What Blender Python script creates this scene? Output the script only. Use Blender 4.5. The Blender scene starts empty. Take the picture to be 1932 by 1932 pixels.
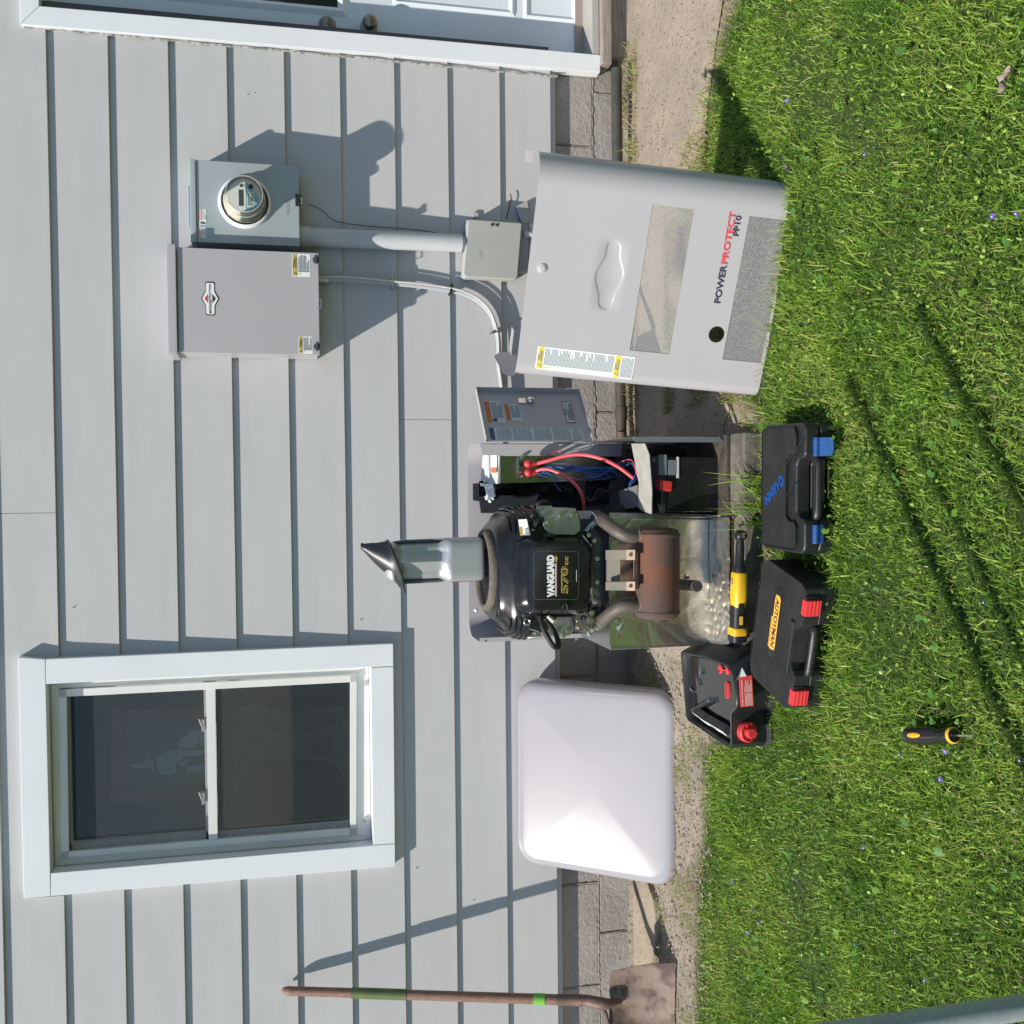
import bpy, bmesh, math, random
import numpy as np
from mathutils import Vector, Matrix, noise
random.seed(7); np.random.seed(7)
PI = math.pi
scene = bpy.context.scene
COL = scene.collection

# ------------------------------------------------------------------ camera
# The photograph was taken with the phone on its side: world "up" points to the left of the picture.
CY, CP, CR, CD, CH = -0.0266079, 0.2332342, -0.0158752, 3.92035, 1.40668
FP = 1937.0                      # focal length in units where the picture is 1932 wide
def cam_basis():
    cy, sy, cp, sp = math.cos(CY), math.sin(CY), math.cos(CP), math.sin(CP)
    f = Vector((sy*cp, cy*cp, -sp)); r = Vector((cy, -sy, 0)); u = r.cross(f)
    cr, sr = math.cos(CR), math.sin(CR)
    return f, cr*r + sr*u, -sr*r + cr*u
CF, CRt, CU = cam_basis()
CO = Vector((0, -CD, CH))
cam = bpy.data.cameras.new('camera'); camo = bpy.data.objects.new('camera', cam); COL.objects.link(camo)
m = Matrix.Identity(4)
for i in range(3):
    m[i][0] = (-CU)[i]; m[i][1] = CRt[i]; m[i][2] = (-CF)[i]; m[i][3] = CO[i]
camo.matrix_world = m
cam.sensor_width = 36; cam.sensor_height = 36; cam.lens = 36*FP/1932
cam.clip_start = 0.02; cam.clip_end = 500
scene.camera = camo

# ------------------------------------------------------------------ light
SUN = Vector((0.60, 0.455, -1.0)).normalized()      # direction in which sunlight travels
EL = math.asin(-SUN.z)
w = bpy.data.worlds.new('World'); scene.world = w; w.use_nodes = True
nt = w.node_tree; nt.nodes.clear()
sky = nt.nodes.new('ShaderNodeTexSky'); sky.sky_type = 'NISHITA'; sky.sun_disc = False
sky.sun_elevation = EL; sky.sun_rotation = math.atan2(-SUN.x, -SUN.y)
sky.air_density = 1.0; sky.dust_density = 0.3; sky.ozone_density = 2.2
bg = nt.nodes.new('ShaderNodeBackground'); bg.inputs['Strength'].default_value = 0.098
out = nt.nodes.new('ShaderNodeOutputWorld')
nt.links.new(sky.outputs[0], bg.inputs[0]); nt.links.new(bg.outputs[0], out.inputs[0])
sl = bpy.data.lights.new('sun', 'SUN'); sl.energy = 4.55; sl.angle = math.radians(0.6); sl.color = (1.0, 0.945, 0.85)
so = bpy.data.objects.new('sun', sl); COL.objects.link(so); so.location = (-3, -4, 6)
so.rotation_euler = SUN.to_track_quat('-Z', 'Y').to_euler()
scene.view_settings.view_transform = 'Standard'; scene.view_settings.look = 'None'
scene.view_settings.gamma = 1; scene.view_settings.exposure = 0.42; scene.view_settings.use_curve_mapping = False

# ------------------------------------------------------------------ measuring helpers: a point of the place at a known depth / height
def ray(x, y): return CF + CRt*((1932-y-966)/FP) - CU*((x-966)/FP)
def A(x, y, Y):
    d = ray(x, y); return CO + d*((Y-CO.y)/d.y)
def G(x, y, Z=0.0):
    d = ray(x, y); return CO + d*((Z-CO.z)/d.z)
def onplane(x, y, F, off=0.0):
    """local x,z of the point on plane y=off of frame F"""
    Fi = F.inverted(); o = Fi @ CO; d = Fi.to_3x3() @ ray(x, y)
    p = o + d*((off-o.y)/d.y); return p.x, p.z
def crop(ox, oy, s):
    return lambda a, b: ((ox+a/s)*0.63220, (oy+b/s)*0.63220)
z1 = crop(1350, 1150, 2.415); z2 = crop(1000, 1500, 2.415); z3 = crop(1750, 1250, 2.576)
z4 = crop(2000, 1650, 2.9727); z8 = crop(50, 1900, 1.5456); zm = crop(550, 500, 4.83)
zp = crop(1350, 550, 5.52); zj = crop(2050, 1970, 6.44); zq = crop(2250, 1250, 4.492); zr = crop(2150, 1600, 5.52)
zd = crop(1420, 1150, 5.3667); zc = crop(1100, 0, 1.4862); ze = crop(0, 0, 1.7564)
zw = crop(1400, 1280, 2.2729)

# ------------------------------------------------------------------ materials
MATS = {}
def mat(name, col, rough=0.5, metal=0.0, col2=None, ns=8.0, contrast=1.0, bump=0.0, bs=60.0, spec=0.5, coat=0.0, stretch=None, rvar=0.0, detail=4.0):
    if name in MATS: return MATS[name]
    mt = bpy.data.materials.new(name); mt.use_nodes = True; t = mt.node_tree; N = t.nodes; L = t.links
    b = N['Principled BSDF']
    b.inputs['Base Color'].default_value = (*col, 1); b.inputs['Roughness'].default_value = rough
    b.inputs['Metallic'].default_value = metal; b.inputs['Specular IOR Level'].default_value = spec
    b.inputs['Coat Weight'].default_value = coat
    tc = N.new('ShaderNodeTexCoord'); mp = N.new('ShaderNodeMapping'); L.new(tc.outputs['Object'], mp.inputs[0])
    if stretch: mp.inputs['Scale'].default_value = stretch
    if col2 or rvar:
        n = N.new('ShaderNodeTexNoise'); n.inputs['Scale'].default_value = ns; n.inputs['Detail'].default_value = detail; n.inputs['Roughness'].default_value = .6
        L.new(mp.outputs[0], n.inputs['Vector'])
        r = N.new('ShaderNodeMapRange'); r.inputs[1].default_value = .5-.2/contrast; r.inputs[2].default_value = .5+.2/contrast
        L.new(n.outputs[0], r.inputs[0])
        if col2:
            mx = N.new('ShaderNodeMix'); mx.data_type = 'RGBA'; mx.inputs[6].default_value = (*col, 1); mx.inputs[7].default_value = (*col2, 1)
            L.new(r.outputs[0], mx.inputs[0]); L.new(mx.outputs[2], b.inputs['Base Color'])
        if rvar:
            r2 = N.new('ShaderNodeMapRange'); r2.inputs[3].default_value = rough-rvar; r2.inputs[4].default_value = rough+rvar
            L.new(r.outputs[0], r2.inputs[0]); L.new(r2.outputs[0], b.inputs['Roughness'])
    if bump:
        n = N.new('ShaderNodeTexNoise'); n.inputs['Scale'].default_value = bs; n.inputs['Detail'].default_value = 5
        L.new(mp.outputs[0], n.inputs['Vector'])
        bp = N.new('ShaderNodeBump'); bp.inputs['Strength'].default_value = 1.0; bp.inputs['Distance'].default_value = bump
        L.new(n.outputs[0], bp.inputs['Height']); L.new(bp.outputs[0], b.inputs['Normal'])
    MATS[name] = mt; return mt

def siding_mat():
    mt = mat('siding paint', (.466, .463, .464), .42, col2=(.446, .443, .445), ns=1.3, spec=.35)
    t = mt.node_tree; N = t.nodes; L = t.links; b = N['Principled BSDF']
    tc = N.new('ShaderNodeTexCoord')
    mp = N.new('ShaderNodeMapping'); mp.inputs['Scale'].default_value = (1.2, 3, 3.5); L.new(tc.outputs['Object'], mp.inputs[0])
    n = N.new('ShaderNodeTexNoise'); n.inputs['Scale'].default_value = 1.6; n.inputs['Detail'].default_value = 2; L.new(mp.outputs[0], n.inputs[0])
    n2 = N.new('ShaderNodeTexNoise'); n2.inputs['Scale'].default_value = 900; n2.inputs['Detail'].default_value = 1; L.new(tc.outputs['Object'], n2.inputs[0])
    b1 = N.new('ShaderNodeBump'); b1.inputs['Distance'].default_value = .004; L.new(n.outputs[0], b1.inputs['Height'])
    b2 = N.new('ShaderNodeBump'); b2.inputs['Distance'].default_value = .00006; L.new(n2.outputs[0], b2.inputs['Height']); L.new(b1.outputs[0], b2.inputs['Normal'])
    L.new(b2.outputs[0], b.inputs['Normal'])
    return mt
M_SIDE = siding_mat()
M_WHITE = mat('white trim paint', (.74, .76, .78), .35, col2=(.70, .72, .74), ns=3, bump=.0003, bs=40)
M_VINYL = mat('white vinyl', (.72, .72, .70), .4, col2=(.66, .66, .63), ns=6)
M_VGREY = mat('grey plastic corner', (.42, .42, .41), .5)
M_LILAC = mat('warm grey powder coat', (.425, .405, .42), .33, col2=(.405, .388, .402), ns=3, bump=.00012, bs=700, spec=.45)
M_LID = mat('light grey gloss powder coat', (.335, .318, .342), .175, col2=(.325, .308, .332), ns=2.5, bump=.00006, bs=500, spec=.9)
M_METER = mat('blue grey enamel', (.345, .385, .40), .3, col2=(.325, .365, .38), ns=5)
M_PVC = mat('grey pvc', (.50, .52, .53), .45, col2=(.45, .47, .48), ns=9)
M_PHONE = mat('aged beige grey plastic', (.42, .425, .40), .5, col2=(.38, .385, .36), ns=6)
M_BLACK = mat('black plastic', (.012, .013, .014), .42, col2=(.019, .020, .021), ns=30, bump=.0004, bs=350)
M_BGLOSS = mat('black gloss plastic', (.008, .009, .010), .22, spec=.5, rvar=.08, ns=12, col2=(.014, .014, .015))
M_BDUST = mat('dusty black plastic', (.015, .016, .016), .68, col2=(.026, .026, .025), ns=14, contrast=1.2, bump=.0006, bs=220, spec=.25)
M_RUB = mat('black rubber', (.012, .012, .012), .6, bump=.0004, bs=200)
M_DARK = mat('sooty dark metal', (.022, .025, .028), .55, col2=(.045, .045, .045), ns=20)
M_ALU = mat('cast aluminium', (.52, .52, .50), .38, .9, col2=(.36, .37, .35), ns=25, bump=.001, bs=150)
M_ZINC = mat('zinc plated sheet', (.46, .47, .45), .28, .95, col2=(.38, .40, .38), ns=12, rvar=.06, bump=.0005, bs=30)
M_BOLT = mat('steel bolt', (.7, .7, .68), .25, 1.0)
M_CHROME = mat('chrome', (.85, .85, .85), .08, 1.0)
M_RED = mat('red plastic', (.62, .045, .05), .4)
M_REDW = mat('red cable', (.68, .10, .12), .42)
M_BLUEW = mat('blue wire', (.03, .12, .42), .45)
M_BLUEP = mat('blue plastic', (.008, .06, .20), .42, col2=(.012, .07, .22), ns=30)
M_CREAM = mat('cream cable sheath', (.62, .60, .54), .5, col2=(.5, .49, .45), ns=30)
M_CABLE = mat('silver grey cable', (.42, .45, .47), .38, col2=(.36, .38, .4), ns=40)
M_WPAPER = mat('white sticker', (.78, .80, .79), .5)
M_PAPERG = mat('pale sticker', (.52, .58, .60), .5)
M_CHART = mat('grey printed chart', (.40, .43, .45), .5)
M_INK = mat('black ink', (.03, .032, .035), .5)
M_INKG = mat('grey ink', (.22, .25, .28), .5)
M_INKD = mat('dark grey ink', (.10, .12, .14), .5)
M_YEL = mat('yellow label', (.80, .62, .04), .5)
M_OCH = mat('ochre label', (.50, .38, .10), .5)
M_ORG = mat('orange label', (.50, .13, .035), .5)
M_REDL = mat('red print', (.62, .06, .08), .5)
M_NAVY = mat('navy print', (.03, .06, .17), .5)
M_SKYB = mat('light blue print', (.25, .52, .68), .4)
M_PINK = mat('pink print', (.72, .40, .42), .5)
M_TOOLY = mat('yellow tool plastic', (.78, .47, .02), .4, col2=(.68, .40, .02), ns=40)
M_GOLD = mat('gold print', (.42, .30, .06), .35)
M_WPRINT = mat('white print', (.78, .78, .76), .4)
M_ORGP = mat('orange print', (.85, .42, .05), .45)

def rust_mat():
    mt = mat('rusty steel', (.145, .052, .026), .78, .0, col2=(.062, .052, .048), ns=7, contrast=1.3, bump=.0012, bs=90)
    return mt
M_RUST = rust_mat()
M_RUSTP = mat('heat stained pipe', (.14, .115, .095), .6, .3, col2=(.09, .075, .065), ns=18, bump=.0006, bs=120)
M_RBLADE = mat('rusty shovel steel', (.23, .165, .135), .62, .1, col2=(.085, .052, .042), ns=11, contrast=2.6, bump=.0012, bs=70)
M_WOOD = mat('weathered ash wood', (.26, .14, .095), .6, col2=(.15, .085, .06), ns=14, stretch=(8, 8, 1), bump=.0006, bs=40)
M_GRIP = mat('green grip tape', (.10, .14, .035), .6, col2=(.07, .10, .03), ns=20, bump=.0008, bs=90)
M_GRING = mat('bright green tape', (.16, .42, .06), .5)
M_OLDWOOD = mat('grey weathered board', (.34, .29, .24), .8, col2=(.20, .17, .14), ns=6, stretch=(1.2, 8, 14), contrast=1.3, bump=.002, bs=30)
M_JUG = mat('silver grey plastic bottle', (.45, .465, .475), .40, .5, col2=(.39, .41, .42), ns=4, rvar=.04)
M_FUN = mat('black flexible funnel', (.020, .022, .026), .38)
M_DRYFOAM = mat('dusty foam ring', (.16, .135, .105), .9, col2=(.09, .08, .065), ns=30, bump=.002, bs=160)
M_BASE = mat('dirty composite base', (.17, .15, .13), .85, col2=(.08, .07, .058), ns=14, contrast=1.4, bump=.003, bs=60)
M_WALLIN = mat('interior paint', (.10, .10, .11), .9)
M_GALV = mat('galvanised pipe', (.46, .50, .52), .42, .35, col2=(.34, .38, .41), ns=70, rvar=.08)
M_VIOL = mat('violet petals', (.11, .075, .33), .6)
M_DLEAF = mat('dry leaf', (.38, .30, .24), .8, col2=(.25, .19, .15), ns=60)
M_BARK = mat('bark', (.10, .08, .06), .9, bump=.01, bs=20)
M_STEM = mat('petiole', (.12, .22, .05), .6)

def foil_mat(name, base, rough):
    mt = mat(name, base, rough, 1.0)
    t = mt.node_tree; N = t.nodes; L = t.links; b = N['Principled BSDF']
    tc = N.new('ShaderNodeTexCoord')
    v = N.new('ShaderNodeTexVoronoi'); v.feature = 'DISTANCE_TO_EDGE'; v.inputs['Scale'].default_value = 5; v.inputs['Randomness'].default_value = 1; L.new(tc.outputs['Object'], v.inputs['Vector'])
    mp = N.new('ShaderNodeMapping'); mp.inputs['Scale'].default_value = (260, 30, 12); L.new(tc.outputs['Object'], mp.inputs[0])
    n = N.new('ShaderNodeTexNoise'); n.inputs['Scale'].default_value = 1; n.inputs['Detail'].default_value = 3; L.new(mp.outputs[0], n.inputs[0])
    n3 = N.new('ShaderNodeTexNoise'); n3.inputs['Scale'].default_value = 14; n3.inputs['Detail'].default_value = 6; L.new(tc.outputs['Object'], n3.inputs[0])
    b1 = N.new('ShaderNodeBump'); b1.inputs['Distance'].default_value = .0016; b1.inputs['Strength'].default_value = .4; mr = N.new('ShaderNodeMapRange'); mr.inputs[2].default_value = .05; L.new(v.outputs['Distance'], mr.inputs[0]); L.new(mr.outputs[0], b1.inputs['Height'])
    b2 = N.new('ShaderNodeBump'); b2.inputs['Distance'].default_value = .0012; b2.inputs['Strength'].default_value = .5; L.new(n.outputs[0], b2.inputs['Height']); L.new(b1.outputs[0], b2.inputs['Normal'])
    b3 = N.new('ShaderNodeBump'); b3.inputs['Distance'].default_value = .003; b3.inputs['Strength'].default_value = .5; L.new(n3.outputs[0], b3.inputs['Height']); L.new(b2.outputs[0], b3.inputs['Normal'])
    L.new(b3.outputs[0], b.inputs['Normal'])
    return mt
M_FOIL = foil_mat('aluminium foil facing', (.74, .74, .68), .26)
M_FOILF = foil_mat('stained crumpled foil', (.62, .54, .43), .42)
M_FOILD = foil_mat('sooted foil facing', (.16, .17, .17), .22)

def glass_mat():
    mt = bpy.data.materials.new('window glass'); mt.use_nodes = True; t = mt.node_tree; N = t.nodes; L = t.links
    N.remove(N['Principled BSDF']); o = N['Material Output']
    tr = N.new('ShaderNodeBsdfTransparent'); tr.inputs[0].default_value = (.75, .8, .8, 1)
    gl = N.new('ShaderNodeBsdfGlossy'); gl.inputs['Roughness'].default_value = .02
    fr = N.new('ShaderNodeFresnel'); fr.inputs[0].default_value = 1.52
    mx = N.new('ShaderNodeMixShader'); L.new(fr.outputs[0], mx.inputs[0]); L.new(tr.outputs[0], mx.inputs[1]); L.new(gl.outputs[0], mx.inputs[2]); L.new(mx.outputs[0], o.inputs[0])
    return mt
M_GLASS = glass_mat()
def screen_mat():
    mt = bpy.data.materials.new('insect screen'); mt.use_nodes = True; t = mt.node_tree; N = t.nodes; L = t.links
    b = N['Principled BSDF']; o = N['Material Output']; b.inputs['Base Color'].default_value = (.070, .082, .095, 1); b.inputs['Roughness'].default_value = .6
    tr = N.new('ShaderNodeBsdfTransparent'); mx = N.new('ShaderNodeMixShader')
    tc = N.new('ShaderNodeTexCoord'); mp = N.new('ShaderNodeMapping'); mp.inputs['Scale'].default_value = (300, 1, 25); L.new(tc.outputs['Object'], mp.inputs[0])
    n = N.new('ShaderNodeTexNoise'); n.inputs['Scale'].default_value = 1; L.new(mp.outputs[0], n.inputs[0])
    mp2 = N.new('ShaderNodeMapping'); mp2.inputs['Scale'].default_value = (25, 1, 300); L.new(tc.outputs['Object'], mp2.inputs[0])
    n2 = N.new('ShaderNodeTexNoise'); n2.inputs['Scale'].default_value = 1; L.new(mp2.outputs[0], n2.inputs[0])
    ad = N.new('ShaderNodeMath'); ad.operation = 'ADD'; L.new(n.outputs[0], ad.inputs[0]); L.new(n2.outputs[0], ad.inputs[1])
    r = N.new('ShaderNodeMapRange'); r.inputs[1].default_value = .7; r.inputs[2].default_value = 1.3; r.inputs[3].default_value = .20; r.inputs[4].default_value = .42
    L.new(ad.outputs[0], r.inputs[0]); L.new(r.outputs[0], mx.inputs[0]); L.new(tr.outputs[0], mx.inputs[1]); L.new(b.outputs[0], mx.inputs[2]); L.new(mx.outputs[0], o.inputs[0])
    return mt
M_SCREEN = screen_mat()
def dome_mat():
    mt = bpy.data.materials.new('meter dome glass'); mt.use_nodes = True; t = mt.node_tree; N = t.nodes; L = t.links
    N.remove(N['Principled BSDF']); o = N['Material Output']
    tr = N.new('ShaderNodeBsdfTransparent'); tr.inputs[0].default_value = (.93, .93, .90, 1)
    gl = N.new('ShaderNodeBsdfGlossy'); gl.inputs['Roughness'].default_value = .05
    lw = N.new('ShaderNodeLayerWeight'); lw.inputs[0].default_value = .35
    mx = N.new('ShaderNodeMixShader'); L.new(lw.outputs['Fresnel'], mx.inputs[0]); L.new(tr.outputs[0], mx.inputs[1]); L.new(gl.outputs[0], mx.inputs[2]); L.new(mx.outputs[0], o.inputs[0])
    return mt
M_DOME = dome_mat()

def concrete_mat(name, c1, c2, c3, sc=1.0, bump=.003):
    mt = bpy.data.materials.new(name); mt.use_nodes = True; t = mt.node_tree; N = t.nodes; L = t.links; b = N['Principled BSDF']
    b.inputs['Roughness'].default_value = .9; b.inputs['Specular IOR Level'].default_value = .2
    tc = N.new('ShaderNodeTexCoord')
    def nz(s, d=6): n = N.new('ShaderNodeTexNoise'); n.inputs['Scale'].default_value = s; n.inputs['Detail'].default_value = d; n.inputs['Roughness'].default_value = .65; L.new(tc.outputs['Object'], n.inputs[0]); return n
    a, c, f = nz(4*sc), nz(45*sc), nz(240*sc, 3)
    def mix(fac, x, y):
        q = N.new('ShaderNodeMix'); q.data_type = 'RGBA'
        L.new(fac, q.inputs[0])
        for k, v in ((6, x), (7, y)):
            if isinstance(v, tuple): q.inputs[k].default_value = (*v, 1)
            else: L.new(v, q.inputs[k])
        return q.outputs[2]
    def rng(o, lo, hi): r = N.new('ShaderNodeMapRange'); r.inputs[1].default_value = lo; r.inputs[2].default_value = hi; L.new(o, r.inputs[0]); return r.outputs[0]
    k = mix(rng(a.outputs[0], .4, .62), c1, c2)
    k = mix(rng(c.outputs[0], .58, .72), k, c3)
    k2 = mix(rng(f.outputs[0], .60, .75), k, (c3[0]*.6, c3[1]*.6, c3[2]*.6))
    L.new(k2, b.inputs['Base Color'])
    b1 = N.new('ShaderNodeBump'); b1.inputs['Distance'].default_value = bump*3; L.new(c.outputs[0], b1.inputs['Height'])
    b2 = N.new('ShaderNodeBump'); b2.inputs['Distance'].default_value = bump; L.new(f.outputs[0], b2.inputs['Height']); L.new(b1.outputs[0], b2.inputs['Normal'])
    L.new(b2.outputs[0], b.inputs['Normal'])
    MATS[name] = mt; return mt
M_CONC = concrete_mat('rough walkway concrete', (.36, .30, .24), (.30, .255, .205), (.21, .175, .14))
M_BLOCK = concrete_mat('grey concrete block', (.39, .36, .33), (.31, .29, .265), (.20, .18, .16), 1.3, .0022)
M_MORTAR = concrete_mat('mortar', (.34, .31, .27), (.27, .24, .21), (.18, .16, .14), 2, .003)
M_SOIL = concrete_mat('sandy soil', (.38, .32, .25), (.31, .26, .20), (.22, .18, .14), 1.0, .003)

# ------------------------------------------------------------------ mesh helpers
def rot_to(d):
    return Vector(d).normalized().to_track_quat('Z', 'Y').to_matrix().to_4x4()
def T(x, y, z): return Matrix.Translation((x, y, z))
def RX(a): return Matrix.Rotation(a, 4, 'X')
def RY(a): return Matrix.Rotation(a, 4, 'Y')
def RZ(a): return Matrix.Rotation(a, 4, 'Z')
def smoothpts(pts, k=6):
    pts = [Vector(p) for p in pts]
    if len(pts) < 3: return pts
    P = [pts[0]*2-pts[1]] + pts + [pts[-1]*2-pts[-2]]; o = []
    for i in range(1, len(P)-2):
        for j in range(k):
            t = j/k; a, b, c, d = P[i-1:i+3]
            o.append(.5*((2*b)+(c-a)*t+(2*a-5*b+4*c-d)*t*t+(3*b-a-3*c+d)*t**3))
    o.append(pts[-1]); return o
def rrect(w, h, r, n=6):
    o = []
    for cx, cy, a0 in ((w/2-r, h/2-r, 0), (-w/2+r, h/2-r, 90), (-w/2+r, -h/2+r, 180), (w/2-r, -h/2+r, 270)):
        for i in range(n+1):
            a = math.radians(a0+90*i/n); o.append((cx+r*math.cos(a), cy+r*math.sin(a)))
    return o
TXT = {}
def text_geo(s, bold=0.0, shear=0.0):
    key = (s, bold, shear)
    if key in TXT: return TXT[key]
    cu = bpy.data.curves.new('t', 'FONT'); cu.body = s; cu.offset = bold; cu.shear = shear; cu.resolution_u = 3
    ob = bpy.data.objects.new('t', cu); COL.objects.link(ob)
    bpy.context.view_layer.update()
    me = bpy.data.meshes.new_from_object(ob.evaluated_get(bpy.context.evaluated_depsgraph_get()))
    v = np.array([x.co[:2] for x in me.vertices]); f = [tuple(p.vertices) for p in me.polygons]
    bpy.data.objects.remove(ob); bpy.data.curves.remove(cu); bpy.data.meshes.remove(me)
    mn, mx = v.min(0), v.max(0); v = (v-mn)/(mx-mn)
    TXT[key] = (v, f, (mx-mn)[0]/(mx-mn)[1]); return TXT[key]

class MB:
    def __init__(s, F=None):
        s.bm = bmesh.new(); s.inv = F.inverted() if F else None
    def add(s, vs, fs, M=None):
        bv = [s.bm.verts.new(M @ Vector(v) if M else Vector(v)) for v in vs]
        for f in fs:
            if len(set(f)) > 2:
                try: s.bm.faces.new([bv[i] for i in f])
                except ValueError: pass
        return s
    def box(s, x0, x1, y0, y1, z0, z1, M=None):
        v = [(x, y, z) for z in (z0, z1) for y in (y0, y1) for x in (x0, x1)]
        return s.add(v, [(0, 2, 3, 1), (4, 5, 7, 6), (0, 1, 5, 4), (2, 6, 7, 3), (0, 4, 6, 2), (1, 3, 7, 5)], M)
    def rings(s, rings, cap0=True, cap1=True, closed=False, M=None):
        n = len(rings[0]); v = [p for r in rings for p in r]; f = []
        R = len(rings)
        for i in range(R if closed else R-1):
            j = (i+1) % R
            for k in range(n):
                k2 = (k+1) % n; f.append((i*n+k, i*n+k2, j*n+k2, j*n+k))
        if not closed:
            if cap0: f.append(tuple(range(n))[::-1])
            if cap1: f.append(tuple((R-1)*n+k for k in range(n)))
        return s.add(v, f, M)
    def tube(s, pts, r, n=10, sm=0, cap=True, closed=False):
        pts = [Vector(p) for p in pts]
        if sm: pts = smoothpts(pts, sm)
        N = len(pts); rr = r if isinstance(r, (list, tuple)) else [r]*N
        if len(rr) != N: rr = list(np.interp(np.linspace(0, 1, N), np.linspace(0, 1, len(rr)), rr))
        rings = []; up = None
        for i, p in enumerate(pts):
            a = pts[(i-1) % N] if closed else pts[max(i-1, 0)]; b = pts[(i+1) % N] if closed else pts[min(i+1, N-1)]
            d = (b-a).normalized() if (b-a).length > 1e-9 else Vector((0, 0, 1))
            if up is None: up = d.orthogonal().normalized()
            up = (up - d*up.dot(d)); up = up.normalized() if up.length > 1e-6 else d.orthogonal().normalized()
            q = d.cross(up)
            rings.append([p+(up*math.cos(2*PI*k/n)+q*math.sin(2*PI*k/n))*rr[i] for k in range(n)])
        return s.rings(rings, cap, cap, closed)
    def cyl(s, a, b, r, r2=None, n=24): return s.tube([a, b], [r, r if r2 is None else r2], n)
    def lathe(s, prof, M=None, n=32, cap=True):
        return s.rings([[(r*math.cos(2*PI*k/n), r*math.sin(2*PI*k/n), h) for k in range(n)] for r, h in prof], cap, cap, M=M)
    def prism(s, p2, d0, d1, M=None):
        return s.rings([[(x, y, d0) for x, y in p2], [(x, y, d1) for x, y in p2]], M=M)
    def px(s, pts, Y, back):
        """polygon measured at depth Y, extruded straight back to depth `back`"""
        a = [A(x, y, Y) for x, y in pts]; b = [Vector((p.x, back, p.z)) for p in a]
        return s.rings([a, b])
    def gz(s, pts, Z, bottom):
        a = [G(x, y, Z) for x, y in pts]; b = [Vector((p.x, p.y, bottom)) for p in a]
        return s.rings([a, b])
    def sphere(s, c, r, M=None, nu=16, nv=10, sc=(1, 1, 1)):
        c = Vector(c); rings = []
        for j in range(nv+1):
            t = PI*(j/nv)*.998+.003
            rings.append([c+Vector((sc[0]*r*math.sin(t)*math.cos(2*PI*k/nu), sc[1]*r*math.sin(t)*math.sin(2*PI*k/nu), sc[2]*r*math.cos(t))) for k in range(nu)])
        return s.rings(rings, M=M)
    def shell(s, path, z0, z1, th, M=None):
        """sheet bent along a plan path, thickness th to the left"""
        P = [Vector((x, y, 0)) for x, y in path]; off = []
        for i, p in enumerate(P):
            d = (P[min(i+1, len(P)-1)]-P[max(i-1, 0)]).normalized(); off.append(p+Vector((-d.y, d.x, 0))*th)
        poly = P+off[::-1]; return s.add([(p.x, p.y, z) for z in (z0, z1) for p in poly],
            [tuple([i, i+1, 2*len(P)-2-i, 2*len(P)-1-i][::-1]) for i in range(len(P)-1)] +
            [tuple(k+2*len(P) for k in (i, i+1, 2*len(P)-2-i, 2*len(P)-1-i)) for i in range(len(P)-1)] +
            [(i, (i+1) % (2*len(P)), (i+1) % (2*len(P))+2*len(P), i+2*len(P)) for i in range(2*len(P))], M)
    def text(s, st, M, w=None, h=1.0, z0=0.0, z1=.0006, bold=0.0, shear=0.0):
        v, f, asp = text_geo(st, bold, shear); W = w if w else asp*h
        n = len(v)
        vs = [(a*W, b*h, z1) for a, b in v]
        return s.add(vs, f, M)
    def done(s, name, mt, parent=None, bev=0.0, seg=2, ang=.55, kind=None, label=None, weld=0.0, **kw):
        bm = s.bm
        if s.inv: bmesh.ops.transform(bm, matrix=s.inv, verts=bm.verts)
        if weld: bmesh.ops.remove_doubles(bm, verts=bm.verts, dist=weld)
        bmesh.ops.recalc_face_normals(bm, faces=bm.faces)
        if bev:
            es = [e for e in bm.edges if len(e.link_faces) == 2 and e.calc_face_angle(0) > .5]
            bmesh.ops.bevel(bm, geom=es, offset=bev, segments=seg, profile=.5, affect='EDGES', clamp_overlap=True)
        for f in bm.faces: f.smooth = True
        for e in bm.edges:
            if len(e.link_faces) != 2 or e.calc_face_angle(0) > ang: e.smooth = False
        me = bpy.data.meshes.new(name); bm.to_mesh(me); bm.free(); me.materials.append(mt)
        o = bpy.data.objects.new(name, me); COL.objects.link(o)
        if bev: wn = o.modifiers.new('weighted', 'WEIGHTED_NORMAL'); wn.keep_sharp = True
        if parent: o.parent = parent
        if name in ('print', 'header', 'name_print', 'emblem_print', 'lettering', 'screen_mesh', 'label_bars', 'level_mark'): kind = kind or 'stuff'
        if kind: o['kind'] = kind
        if label: o['label'] = label
        for k, v in kw.items(): o[k] = v
        return o

def thing(name, label, cat, F=None, group=None, kind=None):
    o = bpy.data.objects.new(name, None); COL.objects.link(o); o.empty_display_size = .05
    o.matrix_world = F if F else Matrix.Identity(4)
    if kind: o['kind'] = kind
    else: o['label'] = label; o['category'] = cat
    if group: o['group'] = group
    return o
def dash_lines(mb, M, x, y, w, h, rows, th=.45, seed=0, vertical=False):
    rnd = random.Random(seed); rh = h/rows
    for r in range(rows):
        cx = 0; yy = y+h-(r+.5)*rh; end = w*(1 if rnd.random() < .8 else rnd.uniform(.4, .9))
        while cx < end:
            L = min(rnd.uniform(.06, .2)*w, end-cx)
            mb.add([(x+cx, yy-rh*th/2, .0009), (x+cx+L*.88, yy-rh*th/2, .0009), (x+cx+L*.88, yy+rh*th/2, .0009), (x+cx, yy+rh*th/2, .0009)], [(0, 1, 2, 3)], M)
            cx += L
def rectm(mb, M, x, y, w, h, z=.0007):
    mb.add([(x, y, z), (x+w, y, z), (x+w, y+h, z), (x, y+h, z)], [(0, 1, 2, 3)], M)
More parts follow.
